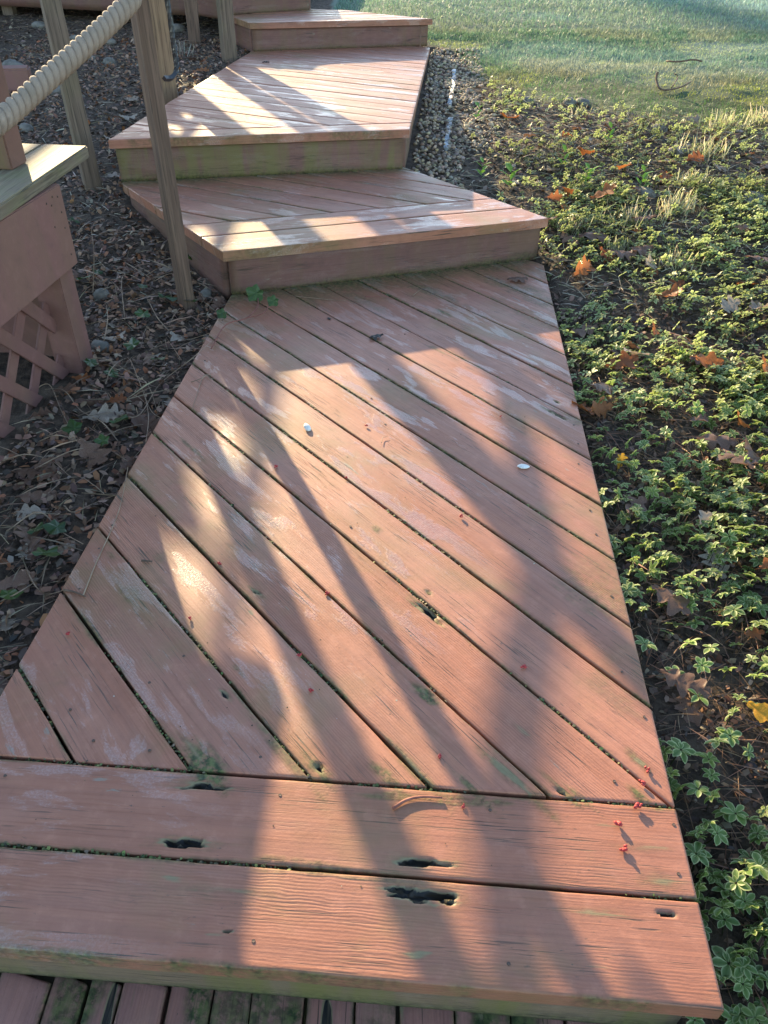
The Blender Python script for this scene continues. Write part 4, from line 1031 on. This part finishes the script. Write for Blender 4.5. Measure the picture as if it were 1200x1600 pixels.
for nm, mt in (('brown', m_oak_brown), ('rust', m_oak_rust), ('tan', m_oak_tan), ('yellow', m_oak_yellow)):
    OAK[nm] = []
    for sd_ in range(6):
        me = oak_mesh(100 + sd_ * 3 + len(nm)); me.materials.append(mt); OAK[nm].append(me)
def leaf(kind, x, y, z, L, yaw, tx=0, ty=0, label=None, cat='leaf', group=None, var=None, name='oak_leaf'):
    me = OAK[kind][random.randrange(6) if var is None else var]; o = link(name, me); o.location = (x, y, z); o.scale = (L, L, L); o.rotation_euler = (tx, ty, yaw); return tag(o, label, cat, group)
def leaf_px(kind, px, py, L, yaw, label, dz=.01, tx=0., ty=0., zs=None, var=None):
    z = 0.0
    for _ in range(6):
        p = U(px, py, z if zs is None else zs)
        if zs is not None: z = zs; break
        z = float(gz(p[0], p[1]))
    return leaf(kind, p[0], p[1], z + dz, L, yaw, tx, ty, label, 'leaf', None, var)
SPECIAL = [('yellow', 963, 742, .045, 1.1, 'small bright orange leaf standing by the right edge of the landing', .02, .5, -.9),
    ('yellow', 1185, 1150, .085, -.7, 'big yellow-orange leaf at the right picture edge', .03, .3, .1),
    ('rust', 930, 655, .10, .6, 'dark rust leaf standing against the landing edge', .01, .9, .2), ('rust', 905, 660, .09, 2.2, 'rust leaf tucked beside the landing edge, left of the standing one', .01, .4, .2),
    ('rust', 965, 590, .12, .3, 'spread rust oak leaf with pointed lobes in the ground cover', .02, .2, -.2), ('tan', 985, 580, .09, 2.6, 'curled grey leaf behind the spread rust leaf', .03, .6, 0),
    ('rust', 1040, 485, .10, -.4, 'rust leaf glowing at its tip among the green plants', .03, .3, -.4), ('rust', 1015, 540, .08, 1.3, 'curled rust leaf below the glowing one', .03, .8, 0),
    ('rust', 1095, 590, .11, .2, 'orange-backed leaf in the middle of the ground cover', .03, .6, .2), ('rust', 905, 440, .12, .8, 'orange leaf near the corner of the lowest step', .02, .7, -.2),
    ('rust', 940, 322, .13, .1, 'flat bright orange leaf between the straw clumps', .04, .2, -.5), ('rust', 880, 320, .09, 1.9, 'orange leaf leaning beside the lowest step corner', .04, .9, .2),
    ('rust', 862, 330, .08, .4, 'small orange leaf at the lowest step corner', .04, .8, 0), ('rust', 1080, 270, .12, .5, 'orange leaf behind the right straw clump', .04, .5, 0), ('rust', 910, 258, .10, 2.4, 'rust leaf cluster beside the bright green sprout', .04, .7, 0),
    ('tan', 1010, 430, .11, 1.0, 'pale upturned leaf below the straw clumps', .02, .8, .2), ('brown', 925, 390, .15, .2, 'large brown leaf with a lit rim below the straw', .02, .2, .1), ('brown', 965, 415, .13, -.3, 'large purple-brown flat leaf by the bare soil', .015, .1, 0),
    ('tan', 1130, 500, .12, .7, 'pale tan leaf at right among green plants', .02, .5, 0), ('rust', 1185, 600, .10, 1.2, 'rust leaf at the right picture edge, half way up', .03, .7, 0), ('rust', 1145, 685, .08, 1.6, 'upright rust leaf right of the ground cover middle', .03, 1.1, 0),
    ('brown', 1110, 715, .11, -.2, 'orange-brown leaf lying flat right of the landing', .02, .2, 0), ('brown', 1040, 960, .10, -.9, 'brown leaf on dark soil beside the landing seam', .012, .1, .1), ('brown', 1060, 1090, .10, -.6, 'dark brown leaf lying on soil below the broad plant', .012, .2, 0),
    ('brown', 985, 815, .09, .9, 'grey-brown leaf against the landing edge below the bright orange one', .012, .3, 0), ('rust', 1195, 910, .08, .4, 'orange leaf scrap at the right edge above the yellow leaf', .03, .4, 0), ('rust', 1165, 1015, .045, .2, 'small orange leaf scrap on the soil above the yellow leaf', .02, .2, 0),
    ('brown', 1140, 745, .12, 2.0, 'star-shaped dark leaf at right among whorls', .02, .1, .1), ('tan', 1085, 840, .06, .8, 'shiny pale leaf scrap catching sun in the ground cover', .03, .7, 0),
    ('brown', 60, 785, .10, .3, 'wet red-brown oak leaf on the litter left of the landing', .012, .1, .1), ('brown', 150, 720, .12, -.7, 'large lobed brown leaf with a purple sheen by the lattice', .02, .3, .2), ('rust', 185, 635, .06, .4, 'small orange-brown leaf among the dry vines', .02, .3, 0),
    ('brown', 230, 670, .11, -.3, 'purple-brown leaf touching the landing left edge', .015, .3, .1), ('tan', 165, 660, .12, .3, 'pale grey split leaf in the dry vines', .02, .2, 0), ('rust', 130, 600, .06, .1, 'orange-brown leaf at the foot of the pier post', .02, .2, 0), ('brown', 200, 735, .06, 1.2, 'curled ochre leaf on the landing left edge', .02, .6, 0),
    ('brown', 25, 920, .10, .5, 'dark leaf at the left picture edge', .012, .1, 0), ('brown', 50, 850, .10, 2.0, 'brown leaf between litter and landing corner', .012, .1, 0), ('tan', 175, 265, .08, .6, 'pale bluish leaf beside the greenish post', .012, .2, 0), ('tan', 205, 155, .10, -.4, 'dry grey oak leaf left of the near rail post', .012, .2, 0), ('tan', 200, 178, .10, .6, 'star-shaped dry leaf left of the long step', .012, .1, 0),
    ('brown', 70, 225, .12, .5, 'dark red leaf behind the pier cap', .012, .2, 0), ('brown', 128, 295, .07, 2.0, 'small brown leaf at the foot of the greenish post', .012, .3, 0), ('rust', 315, 115, .10, .2, 'sunlit tan-orange leaf beside the long step', .015, .2, 0)]
for i, (kd, px, py, L, yaw, lab, dz, tx, ty) in enumerate(SPECIAL): leaf_px(kd, px, py, L, yaw, lab, dz + (.028 if px > 840 else .0), tx, ty, None, i % 6)
leaf_px('brown', 808, 440, .085, .1, 'curled dry leaf lying on the landing under the lowest step', .001, 0, 0, .0, 3)
def zone_r(x, y):
    d = x - np.interp(y, [.4, 2.6, 3.2], [.48, .60, .64])
    if y > 4.5: return 'just below the lawn edge, ' + ('near the pebbles' if x < 1.0 else 'mid bed' if x < 1.7 else 'at far right')
    if y > 3.2: return 'near the straw clumps, ' + ('close to the steps' if x < .9 else 'mid bed' if x < 1.6 else 'at far right')
    return ('by the landing edge, ' if d < .22 else 'under green plants, ' if d < .6 else 'at the right picture edge, ') + ('far end' if y > 2.2 else 'half way' if y > 1.4 else 'near end')
def zone_l(x, y):
    if y > 4.6: return 'on the soil before the upper deck'
    if y > 3.3: return 'on the soil left of the long step'
    if y > 2.4: return 'between the pier and the lowest step'
    d = np.interp(y, [.4, 2.7], [-.72, -.6]) - x
    return ('touching the landing left edge' if d < .08 else 'in litter left of the landing') + (', far end' if y > 1.9 else ', by the lattice' if y > 1.4 else ', near its corner')
# many more leaves that nothing tells apart
x, y = sample(230, .5, 3.2, .9, 5.2, lambda x, y: (1 - lawn_w(x, y)) * (.45 + .55 * (y > 1.6)), .02)
for xx, yy in zip(x, y):
    kd = random.choices(('brown', 'rust', 'tan'), (.68, .14, .18))[0]
    leaf(kd, xx, yy, float(gz(xx, yy)) + random.choice((.008, .02, .045)), random.uniform(.06, .12), random.uniform(0, 6.3), random.gauss(0, .3), random.gauss(0, .25), 'fallen %s oak leaf %s' % ({'brown': 'brown', 'rust': 'rust-orange', 'tan': 'pale tan'}[kd], zone_r(xx, yy)), 'leaf', 'fallen leaves under the ground cover')
x, y = sample(60, -2.6, -.4, 3.0, 6.5, None, .01); x2, y2 = sample(230, -1.5, -.45, .85, 3.2, None, .004); x = np.concatenate([x, x2[:130]]); y = np.concatenate([y, y2[:130]])
for xx, yy in zip(x, y):
    kd = random.choices(('brown', 'tan'), (.72, .28))[0]
    leaf(kd, xx, yy, float(gz(xx, yy)) + .006, random.uniform(.04, .085), random.uniform(0, 6.3), random.gauss(0, .25), random.gauss(0, .2), 'wet %s oak leaf %s' % ({'brown': 'brown', 'tan': 'greyish'}[kd], zone_l(xx, yy)), 'leaf', 'fallen leaves in the shaded litter')

# ---- ivy leaves at left and the sprig on the landing
def ivy_mesh(seed):
    rd = random.Random(seed); pts = []
    for k in range(20):
        a = 2 * math.pi * k / 20; r = .5 * (.84 + .16 * math.cos(5 * a)) * (1.1 - .25 * math.cos(a)) * rd.uniform(.92, 1.08); pts.append((r * math.cos(a), r * math.sin(a), .06 * math.cos(3 * a + seed) + .05 * math.cos(5 * a)))
    me = bpy.data.meshes.new('ivy_leaf'); V = [(0, 0, -.02)] + pts; me.from_pydata(V, [], [(0, 1 + k, 1 + (k + 1) % 20) for k in range(20)]); me.update(); me.materials.append(m_ivy); return me
IVY = [ivy_mesh(k) for k in range(3)]
def ivy(px, py, s, label, z=None, tx=.25, yaw=0., dz=.035):
    zz = 0.0
    for _ in range(5): p = U(px, py, zz if z is None else z); zz = float(gz(p[0], p[1])) if z is None else z
    o = link('ivy_leaf', IVY[random.randrange(3)]); o.location = (p[0], p[1], zz + dz); o.scale = (s, s, s); o.rotation_euler = (tx, random.uniform(-.25, .25), yaw); tag(o, label, 'ivy leaf', 'green ivy leaves left of the landing')
for px, py, s, lab in [(260, 474, .075, 'large ivy leaf left of the near rail post foot'), (297, 483, .055, 'ivy leaf touching the near rail post foot'), (225, 460, .04, 'small pale ivy leaf left of the large one'), (132, 445, .06, 'ivy leaf by the pier corner, upper'), (155, 437, .04, 'yellow-green ivy leaf near the pier corner'),
        (210, 553, .055, 'bright ivy leaf in the dry vines'), (227, 503, .055, 'ivy leaf half hidden under the vines'), (247, 575, .05, 'dark ivy leaf near the landing edge'), (145, 580, .05, 'ivy leaf at the pier post foot'), (180, 597, .045, 'ivy leaf just right of the pier post foot'), (187, 672, .06, 'ivy leaf with pointed lobes by the landing edge'),
        (120, 685, .055, 'dark ivy leaf below the lattice'), (165, 705, .04, 'ivy scrap beside the landing edge'), (75, 880, .06, 'ivy leaf in the litter near the landing corner'), (60, 845, .045, 'small ivy leaf above the landing corner'), (95, 840, .05, 'yellowish ivy leaf beside the landing corner'), (20, 945, .05, 'ivy leaf by the vine at left edge'),
        (305, 413, .06, 'light green ivy leaf in the dark beside the lowest step'), (245, 338, .03, 'tiny ivy leaf at the lowest step side'), (120, 358, .045, 'ivy leaf on soil right of the pier')]:
    ivy(px, py, s, lab, None, .3, random.uniform(0, 6))
sprig = empty('ivy_sprig', tuple(U(340, 530, 0)), 'ivy runner lying over the landing corner with dark leaf at its tip', 'ivy')
run0 = tube('runner', spline([U(330, 545, .01), U(352, 508, .014), U(385, 497, .012), U(402, 480, .02), U(403, 466, .03)], 16), .0022, m_redtwig, sprig, 5)
tube('runner', spline([U(385, 497, .012), U(410, 490, .016), U(420, 478, .02)], 8), .0018, m_redtwig, sprig, 5)
for px, py, s, zz in ((401, 458, .068, .045), (428, 470, .045, .03), (348, 490, .04, .016)):
    o = link('leaf', IVY[1]); p = U(px, py, zz); o.location = Vector(p); o.scale = (s, s, s); o.rotation_euler = (.75, -.1, .4); o.parent = run0

# ---- dry vines over the litter at left
VINES = [[(300, 640), (318, 588), (330, 592)][::-1], [(275, 598), (302, 596), (330, 583)], [(185, 690), (160, 660), (125, 640), (100, 610), (70, 608)], [(118, 565), (160, 560), (200, 580), (230, 600), (245, 640)], [(40, 620), (75, 600), (95, 640), (120, 690)], [(50, 735), (110, 705), (160, 700), (200, 720)], [(20, 780), (60, 760), (120, 745), (150, 760)],
    [(145, 460), (147, 400), (143, 360)], [(195, 500), (190, 440), (198, 425)], [(232, 470), (250, 500), (285, 530), (330, 520)], [(175, 640), (215, 650), (250, 600), (300, 560), (345, 520)], [(40, 885), (55, 915), (75, 928), (100, 922)], [(0, 940), (30, 925), (60, 905), (70, 890)], [(165, 600), (175, 575), (200, 560), (215, 590), (235, 640), (255, 655)], [(60, 690), (90, 680), (140, 690), (190, 670), (240, 660)],
    [(195, 410), (220, 425), (243, 440)], [(240, 440), (260, 430), (280, 425)], [(130, 930), (150, 880), (185, 800), (200, 730)], [(0, 720), (40, 710), (80, 720), (110, 745)], [(10, 830), (60, 800), (95, 830), (130, 850)], [(225, 610), (232, 650), (228, 690)], [(160, 545), (168, 500), (165, 470), (164, 450)], [(100, 790), (115, 800), (150, 785), (190, 770)]]
WV = ['hooked', 'arching', 'forked-looking', 'long bent', 'looped', 'low', 'crooked', 'upright straw', 'thin upright', 'curving', 'wandering', 'sharply bent', 'pale curved', 'serpentine', 'nearly level', 'short slanting', 'tiny', 'steep', 'flat', 'wavy', 'little', 'leaning', 'faint']
for i, pts in enumerate(VINES):
    P3d = []
    for j, (px, py) in enumerate(pts):
        z = 0.0
        for _ in range(5): p = U(px, py, z); z = max(float(gz(p[0], p[1])) + .012 + .03 * (j % 2), .004 if on_stairs(p[0], p[1], .01) else -1) + (.10 * j if i in (7,) else 0)
        P3d.append(np.array([p[0], p[1], z]))
    o = tube('dry_vine', spline(P3d, 26), np.linspace(.0019, .0008, 26), m_vine, None, 5); tag(o, '%s dry vine stem in the litter left of the landing' % WV[i], 'vine', 'dry vine stems left of the landing')

# ---- small things lying on the landing
def bud_mesh(seed):
    bm = bmesh.new(); rd = random.Random(seed)
    for k in range(6):
        r = bmesh.ops.create_icosphere(bm, subdivisions=1, radius=.0033 * rd.uniform(.7, 1.2)); off = Vector((rd.uniform(-.006, .006), rd.uniform(-.005, .005), rd.uniform(.003, .008))); e = rd.uniform(1.1, 1.7)
        for v in r['verts']: v.co = Vector((v.co.x * e, v.co.y, v.co.z)) + off
    return bm_mesh('red_bud', bm, True)
BUD = [bud_mesh(k) for k in range(4)]
for me in BUD: me.materials.append(m_bud)
for i, (px, py, s, lab) in enumerate([(105, 990, .8, 'red bud on the triangular board at far left'), (298, 965, .8, 'red bud at the left limit of the sunlight'), (343, 880, .8, 'red bud beside the seam in the sunlit left patch'), (467, 1023, .9, 'red bud on a seam in the middle of the pink sunlit patch'), (485, 1078, .9, 'red bud in the pink sunlit patch, lowest there'),
        (512, 927, .9, 'red bud on a seam at the edge of the near post shadow'), (430, 729, 1.0, 'reddish bud in the near post shadow, high on the landing'), (572, 664, .9, 'red bud right of the white chip'), (721, 806, 1.0, 'dark red bud on a seam near the middle right'), (541, 746, .7, 'small bud in a seam below the white chip'), (817, 1041, .9, 'red bud inside the soft branch shadow'),
        (688, 1181, .8, 'dark bud in shade above the border boards'), (783, 650, .7, 'small red bud near the crossing shadows at the upper right'), (1010, 1203, 1.0, 'topmost red bud at the right corner of the diagonal boards'), (1003, 1221, .9, 'red bud wedged in the last seam at the right corner'), (998, 1261, 1.3, 'large red bud on the seam above the border boards'), (967, 1289, 1.15, 'red bud on the rear border board, upper of two'), (973, 1325, 1.15, 'red bud on the rear border board, lower of two'), (725, 1258, .6, 'dark bud at the rear border board seam')]):
    p = U(px, py, .004); o = link('red_bud', BUD[i % 4]); o.location = (p[0], p[1], .0005); s *= .78; o.scale = (s, s, s); o.rotation_euler = (0, 0, i * 1.3); tag(o, lab, 'bud', 'red tree buds dropped on the landing')
def twig(pts, r, mat, lab, z=.004):
    o = tube('twig', spline([U(px, py, z) for px, py in pts], 14), np.linspace(r, r * .6, 14), mat, None, 5); tag(o, lab, 'twig')
twig([(614, 1263), (635, 1250), (660, 1245), (691, 1246)], .0032, m_redtwig, 'curved reddish twig on the rear border board')
twig([(221, 876), (238, 877)], .0028, m_twig, 'short dark twig on a diagonal board at left')
twig([(100, 922), (116, 925), (134, 932)], .0026, m_twig, 'dark twig end pointing over the landing left edge')
twig([(596, 692), (598, 684), (606, 682)], .001, m_vine, 'tiny curved straw on the sunlit boards')
twig([(455, 462), (500, 467), (540, 470)], .0012, m_vine, 'thin straw lying under the lowest step riser')
twig([(570, 463), (608, 464)], .0012, m_redtwig, 'pine needle under the lowest step riser')
twig([(645, 462), (660, 450)], .0012, m_vine, 'slanting straw under the lowest step riser')
o = link('white_chip', pebble_mesh('white_chip', .011, .015, .006, 4), m_white); p = U(480, 668, .004); o.location = (p[0], p[1], .005); o.rotation_euler = (.3, .2, .4); tag(o, 'small white stone chip lying on the sunlit boards', 'stone')
o = link('white_chip', pebble_mesh('white_chip', .016, .010, .003, 9), m_white); p = U(818, 728, .003); o.location = (p[0], p[1], .0025); tag(o, 'flat white crumb on the boards at the upper right of the landing', 'crumb')
def dark_leaf(px, py, s, lab, z=0.0, var=2):
    p = U(px, py, z + .004); o = link('shrivelled_leaf', oak_dark[var % 2]); o.location = (p[0], p[1], z + .001); o.scale = (s, s, s * 1.4); o.rotation_euler = (0, 0, px); tag(o, lab, 'leaf')
m_oak_dark = leaf_material('dark_wet_leaf', None, (.03, .025, .02), (.05, .04, .03), .05, .5); oak_dark = []
for sd_ in (7, 12):
    me = oak_mesh(sd_); me.materials.append(m_oak_dark); oak_dark.append(me)
dark_leaf(588, 527, .055, 'shrivelled dark leaf with a stalk on the shaded boards'); dark_leaf(514, 497, .022, 'small dark crumpled leaf scrap on the shaded boards', 0, 1)
dark_leaf(415, 97, .05, 'dark curled leaf on the long step', Z3, 1)
x = rng.uniform(-.6, .55, 150); y = rng.uniform(.45, 2.9, 150); k = inpoly(x, y, P1, -.03)
bag = Bag(); n = int(k.sum()); sz = rng.uniform(.0015, .0042, n)
bag.add(chip_v, chip_f, np.stack([x[k], y[k], np.full(n, .001)], 1), rotmats(rng.uniform(0, 6, n), np.zeros(n), np.zeros(n)), sz, jitter_cols([(.05, .035, .025), (.12, .07, .04), (.35, .30, .22), (.04, .03, .02)], n))
x = rng.uniform(-1.1, .2, 260); y = rng.uniform(3.6, 6.4, 260); k = inpoly(x, y, P3, -.03); n = int(k.sum()); sz = rng.uniform(.003, .009, n)
bag.add(chip_v, chip_f, np.stack([x[k], y[k], np.full(n, Z3 + .001)], 1), rotmats(rng.uniform(0, 6, n), np.zeros(n), np.zeros(n)), sz, jitter_cols([(.30, .24, .18), (.12, .07, .04), (.45, .40, .33), (.06, .04, .03)], n))
bag.build('crumbs', m_litter, 'tiny crumbs of bark and grit strewn over the boards', 'crumbs')

gapbag = Bag(); gx_, gy_ = [], []
for sm in seams[1:-1]:
    ur = urange(P1D, math.cos(R(AD)), math.sin(R(AD)), -math.sin(R(AD)), math.cos(R(AD)), sm)
    if ur is None: continue
    u = rng.uniform(ur[0], ur[1], int((ur[1] - ur[0]) * 420)); u = u[rng.uniform(0, 1, len(u)) < sstep(.42, .62, fbm(u * 5, u * 0 + sm * 31, 17, 3))]; v = sm + rng.normal(0, .0022, len(u))
    gx_.append(u * math.cos(R(AD)) - v * math.sin(R(AD))); gy_.append(u * math.sin(R(AD)) + v * math.cos(R(AD)))
for sm in (.5546, .7047):
    u = rng.uniform(-.75, .47, 560); u = u[rng.uniform(0, 1, len(u)) < sstep(.40, .60, fbm(u * 5, u * 0 + sm * 31, 18, 3))]; v = sm + rng.normal(0, .0024, len(u)); gx_.append(u * CF - v * SF); gy_.append(u * SF + v * CF)
gx_ = np.concatenate(gx_); gy_ = np.concatenate(gy_); n = len(gx_); k = inpoly(gx_, gy_, P1, -.004); gx_, gy_ = gx_[k], gy_[k]; n = len(gx_); sz = rng.uniform(.003, .0075, n)
gapbag.add(chip_v, chip_f, np.stack([gx_, gy_, rng.uniform(-.009, -.0015, n)], 1), rotmats(rng.uniform(0, 6, n), rng.normal(0, .3, n), rng.normal(0, .3, n)), sz, jitter_cols([(.05, .075, .018), (.09, .12, .03), (.035, .04, .014), (.14, .11, .06), (.16, .17, .05)], n, .4))
gm = gapbag.build('gap_moss', m_litter, None, None, landing)

# ---- stones, edging, straw clumps, lawn branch
def ground_px(px, py):
    z = 0.0
    for _ in range(8): p = U(px, py, z); z = float(gz(p[0], p[1]))
    return p[0], p[1], z
for i, (px, py, rx, ry, rz, lab) in enumerate([(822, 163, .050, .040, .030, 'rounded grey stone left of the stone group at the lawn edge'), (889, 163, .050, .040, .030, 'grey stone at the lawn edge beside a reddish one'), (910, 160, .060, .04, .028, 'flat reddish-grey stone at the lawn edge'), (1030, 203, .055, .045, .035, 'mossy stone in the ground cover below the curved branch'), (1060, 240, .065, .04, .03, 'brownish stone beside the straw clump'), (1175, 315, .07, .055, .035, 'half-buried stone at the right edge'),
        (1010, 305, .06, .04, .03, 'stone hidden behind the middle straw clump'), (170, 68, .06, .045, .03, 'angular stone under the deck, highest of the left stones'), (140, 92, .05, .035, .025, 'grey stone on the shaded soil behind the rope'), (172, 100, .05, .04, .03, 'pale stone on shaded soil left of the near rail post'), (62, 42, .06, .05, .03, 'dark stone under the deck at far left'), (120, 62, .05, .04, .03, 'stone behind the greenish post'), (80, 145, .10, .06, .03, 'flat bluish stone behind the rope'), (37, 186, .045, .04, .03, 'bluish stone below the rope beside the pier post'),
        (20, 108, .09, .06, .04, 'dark stone behind the red block'), (160, 465, .035, .03, .03, 'grey stone right of the pier corner'), (322, 462, .03, .025, .022, 'pale pebble by the near rail post foot'), (157, 545, .04, .03, .025, 'stone at the pier post foot'), (276, 50, .06, .05, .05, 'rounded stone right of the iron handle'), (285, 130, .04, .03, .02, 'pale pebble beside the long step')]):
    p = ground_px(px, py); o = link('garden_stone', pebble_mesh('garden_stone', rx, ry, rz, 40 + i), m_stone); o.location = (p[0], p[1], p[2] + rz * .25); o.rotation_euler = (0, 0, i * .9); tag(o, lab, 'stone', 'stones in the garden beds')
p = ground_px(14, 140); blk = obox('wooden_block', (p[0], p[1], p[2] + .055), ((.95, .3, 0), (-.3, .95, 0), (0, 0, 1)), (.14, .07, .06), m_box, None, .01); tag(blk, 'red-painted wooden block on the soil behind the pier post', 'block')
edge_pts = [(709, 112), (708, 130), (705, 150), (702, 165), (704, 188), (699, 210), (697, 232)]
def edging(pts, lab):
    P = [np.array(ground_px(*q)) for q in pts]; P = spline(P, 14); V = []; F = []
    for i, q in enumerate(P):
        w = .011 + .006 * math.sin(i * 2.3); V += [(q[0] - w, q[1], q[2] + .012 + .008 * math.sin(i * 1.9)), (q[0] + w, q[1], q[2] + .016 + .010 * math.sin(i * 2.6)), (q[0] + w, q[1], q[2] - .03), (q[0] - w, q[1], q[2] - .03)]
    for i in range(13):
        for k in range(4): F.append((i * 4 + k, i * 4 + (k + 1) % 4, i * 4 + 4 + (k + 1) % 4, i * 4 + 4 + k))
    F += [(3, 2, 1, 0), (52, 53, 54, 55)]; me = bpy.data.meshes.new('garden_edging'); me.from_pydata(V, [], F); me.update(); tag(link('garden_edging', me, m_edging), lab, 'edging', 'pale edging strip beside the pebbles')
edging(edge_pts[:4], 'farther piece of pale edging between pebbles and bed'); edging(edge_pts[4:], 'nearer bluish piece of edging between pebbles and bed')
def straw(px, py, n, h, spread, lean, lab, cols):
    p = ground_px(px, py); V, F, C_, nv = [], [], [], 0
    bagl = Bag(); N = n; r = np.minimum(np.abs(rng.normal(0, spread, N)), 1.7 * spread); a = rng.uniform(0, 6.3, N); x = p[0] + r * np.cos(a); y = p[1] + r * np.sin(a) * .7; hh = rng.uniform(.5, 1.1, N) * h * .95
    bl = np.array([[-.5, 0, 0], [.5, 0, 0], [.5, .05, .5], [-.5, .05, .5], [.15, .16, 1], [-.25, .16, .96]], float); bq = np.array([[0, 1, 2, 3], [3, 2, 4, 5]])
    bagl.add(bl, bq, np.stack([x, y, gz(x, y) - .005], 1), rotmats(rng.uniform(0, 6.3, N), rng.normal(lean, .28, N), rng.normal(0, .3, N)), np.stack([rng.uniform(.003, .006, N), hh, hh], 1), jitter_cols(cols, N, .25))
    me = mesh_np('straw_clump', np.vstack(bagl.V), [np.vstack(bagl.Q)], {'tint': np.vstack(bagl.C)}); tag(link('straw_clump', me, m_plant), lab, 'straw clump', 'clumps of cut-back straw stems')
ST = [(.52, .46, .27), (.40, .38, .20), (.58, .53, .36), (.30, .32, .14)]
for px, py, n, h, sp, lab in [(893, 362, 60, .085, .045, 'straw clump nearest the lowest step corner'), (985, 352, 120, .10, .085, 'wide straw clump in the middle of the bed'), (1060, 325, 90, .11, .06, 'tall straw clump right of the middle one'), (960, 400, 40, .09, .04, 'thin straw clump below the middle one'), (1055, 420, 60, .09, .06, 'sparse straw clump among the green leaves'), (1130, 200, 90, .12, .08, 'frosted straw clump at the lawn edge'), (1100, 235, 70, .12, .08, 'straw clump with fallen stems beside the brownish stone'), (1190, 190, 60, .10, .06, 'straw clump at the right edge by the lawn'), (905, 180, 30, .06, .04, 'small straw tuft under the lawn edge stones'), (1075, 290, 50, .09, .06, 'straw tuft between stone and tall clump')]:
    straw(px, py, int(n * 1.15), h, sp, .1, lab, ST)
for px, py, h, lab in ((330, 72, .14, 'dry tuft of grey leaves behind the tan post'),):
    straw(281, 85, 70, .10, .07, .3, 'dry grey tuft of leaves right of the tan post', [(.30, .27, .22), (.42, .38, .32), (.18, .15, .12)])
def sprout(px, py, s, lab):
    p = ground_px(px, py); root = empty('green_sprout', p, lab, 'plant', 'bright green sprouts in the bed')
    for k in range(7):
        a = k * 2.4; L = s * random.uniform(.7, 1.1); me = bpy.data.meshes.new('leaf'); w = L * .24
        V = [(0, 0, 0), (.35 * L, -w, .25 * L), (.4 * L, 0, .20 * L), (.35 * L, w, .25 * L), (.75 * L, -w * .7, .42 * L), (.75 * L, 0, .38 * L), (.75 * L, w * .7, .42 * L), (L, 0, .40 * L)]
        me.from_pydata(V, [], [(0, 1, 2), (0, 2, 3), (1, 4, 5, 2), (2, 5, 6, 3), (4, 7, 5), (5, 7, 6)]); me.update(); o = link('leaf', me, m_holly); o.parent = root; o.location = (0, 0, .02 + .012 * k); o.rotation_euler = (0, random.uniform(-.3, .1), a)
for px, py, s, lab in [(795, 300, .07, 'bright green sprout beside the right corner of the lowest step'), (752, 285, .05, 'yellow-green sprout near the long step corner'), (915, 295, .06, 'upright bright green sprout in the middle of the bed'), (880, 262, .05, 'bright sprout above the orange leaves'), (745, 195, .05, 'yellow sprout beside the pale edging'), (950, 230, .05, 'green sprout among orange leaves'), (1000, 300, .05, 'green sprout behind the wide straw clump')]: sprout(px, py, s, lab)
br = empty('fallen_branch', ground_px(1040, 140), 'curved dark branch lying on the lawn', 'branch')
def gp(px, py, h): q = ground_px(px, py); return np.array([q[0], q[1], q[2] + h])
tube('stem', spline([gp(1022, 138, .10), gp(1022, 140, .06), gp(1030, 142, .02), gp(1045, 143, .015), gp(1065, 140, .02), gp(1078, 135, .03)], 20), np.linspace(.009, .004, 20), m_twig, br, 6)
tube('side_twig', spline([gp(1048, 142, .015), gp(1056, 134, .05), gp(1050, 131, .07)], 8), .004, m_twig, br, 5)
tw2 = tube('fallen_twig', spline([gp(1045, 78, .02), gp(1065, 79, .03), gp(1085, 84, .03), gp(1098, 93, .02)], 12), .006, m_twig, None, 5); tag(tw2, 'thin bent twig on the frosty grass above the branch', 'twig')
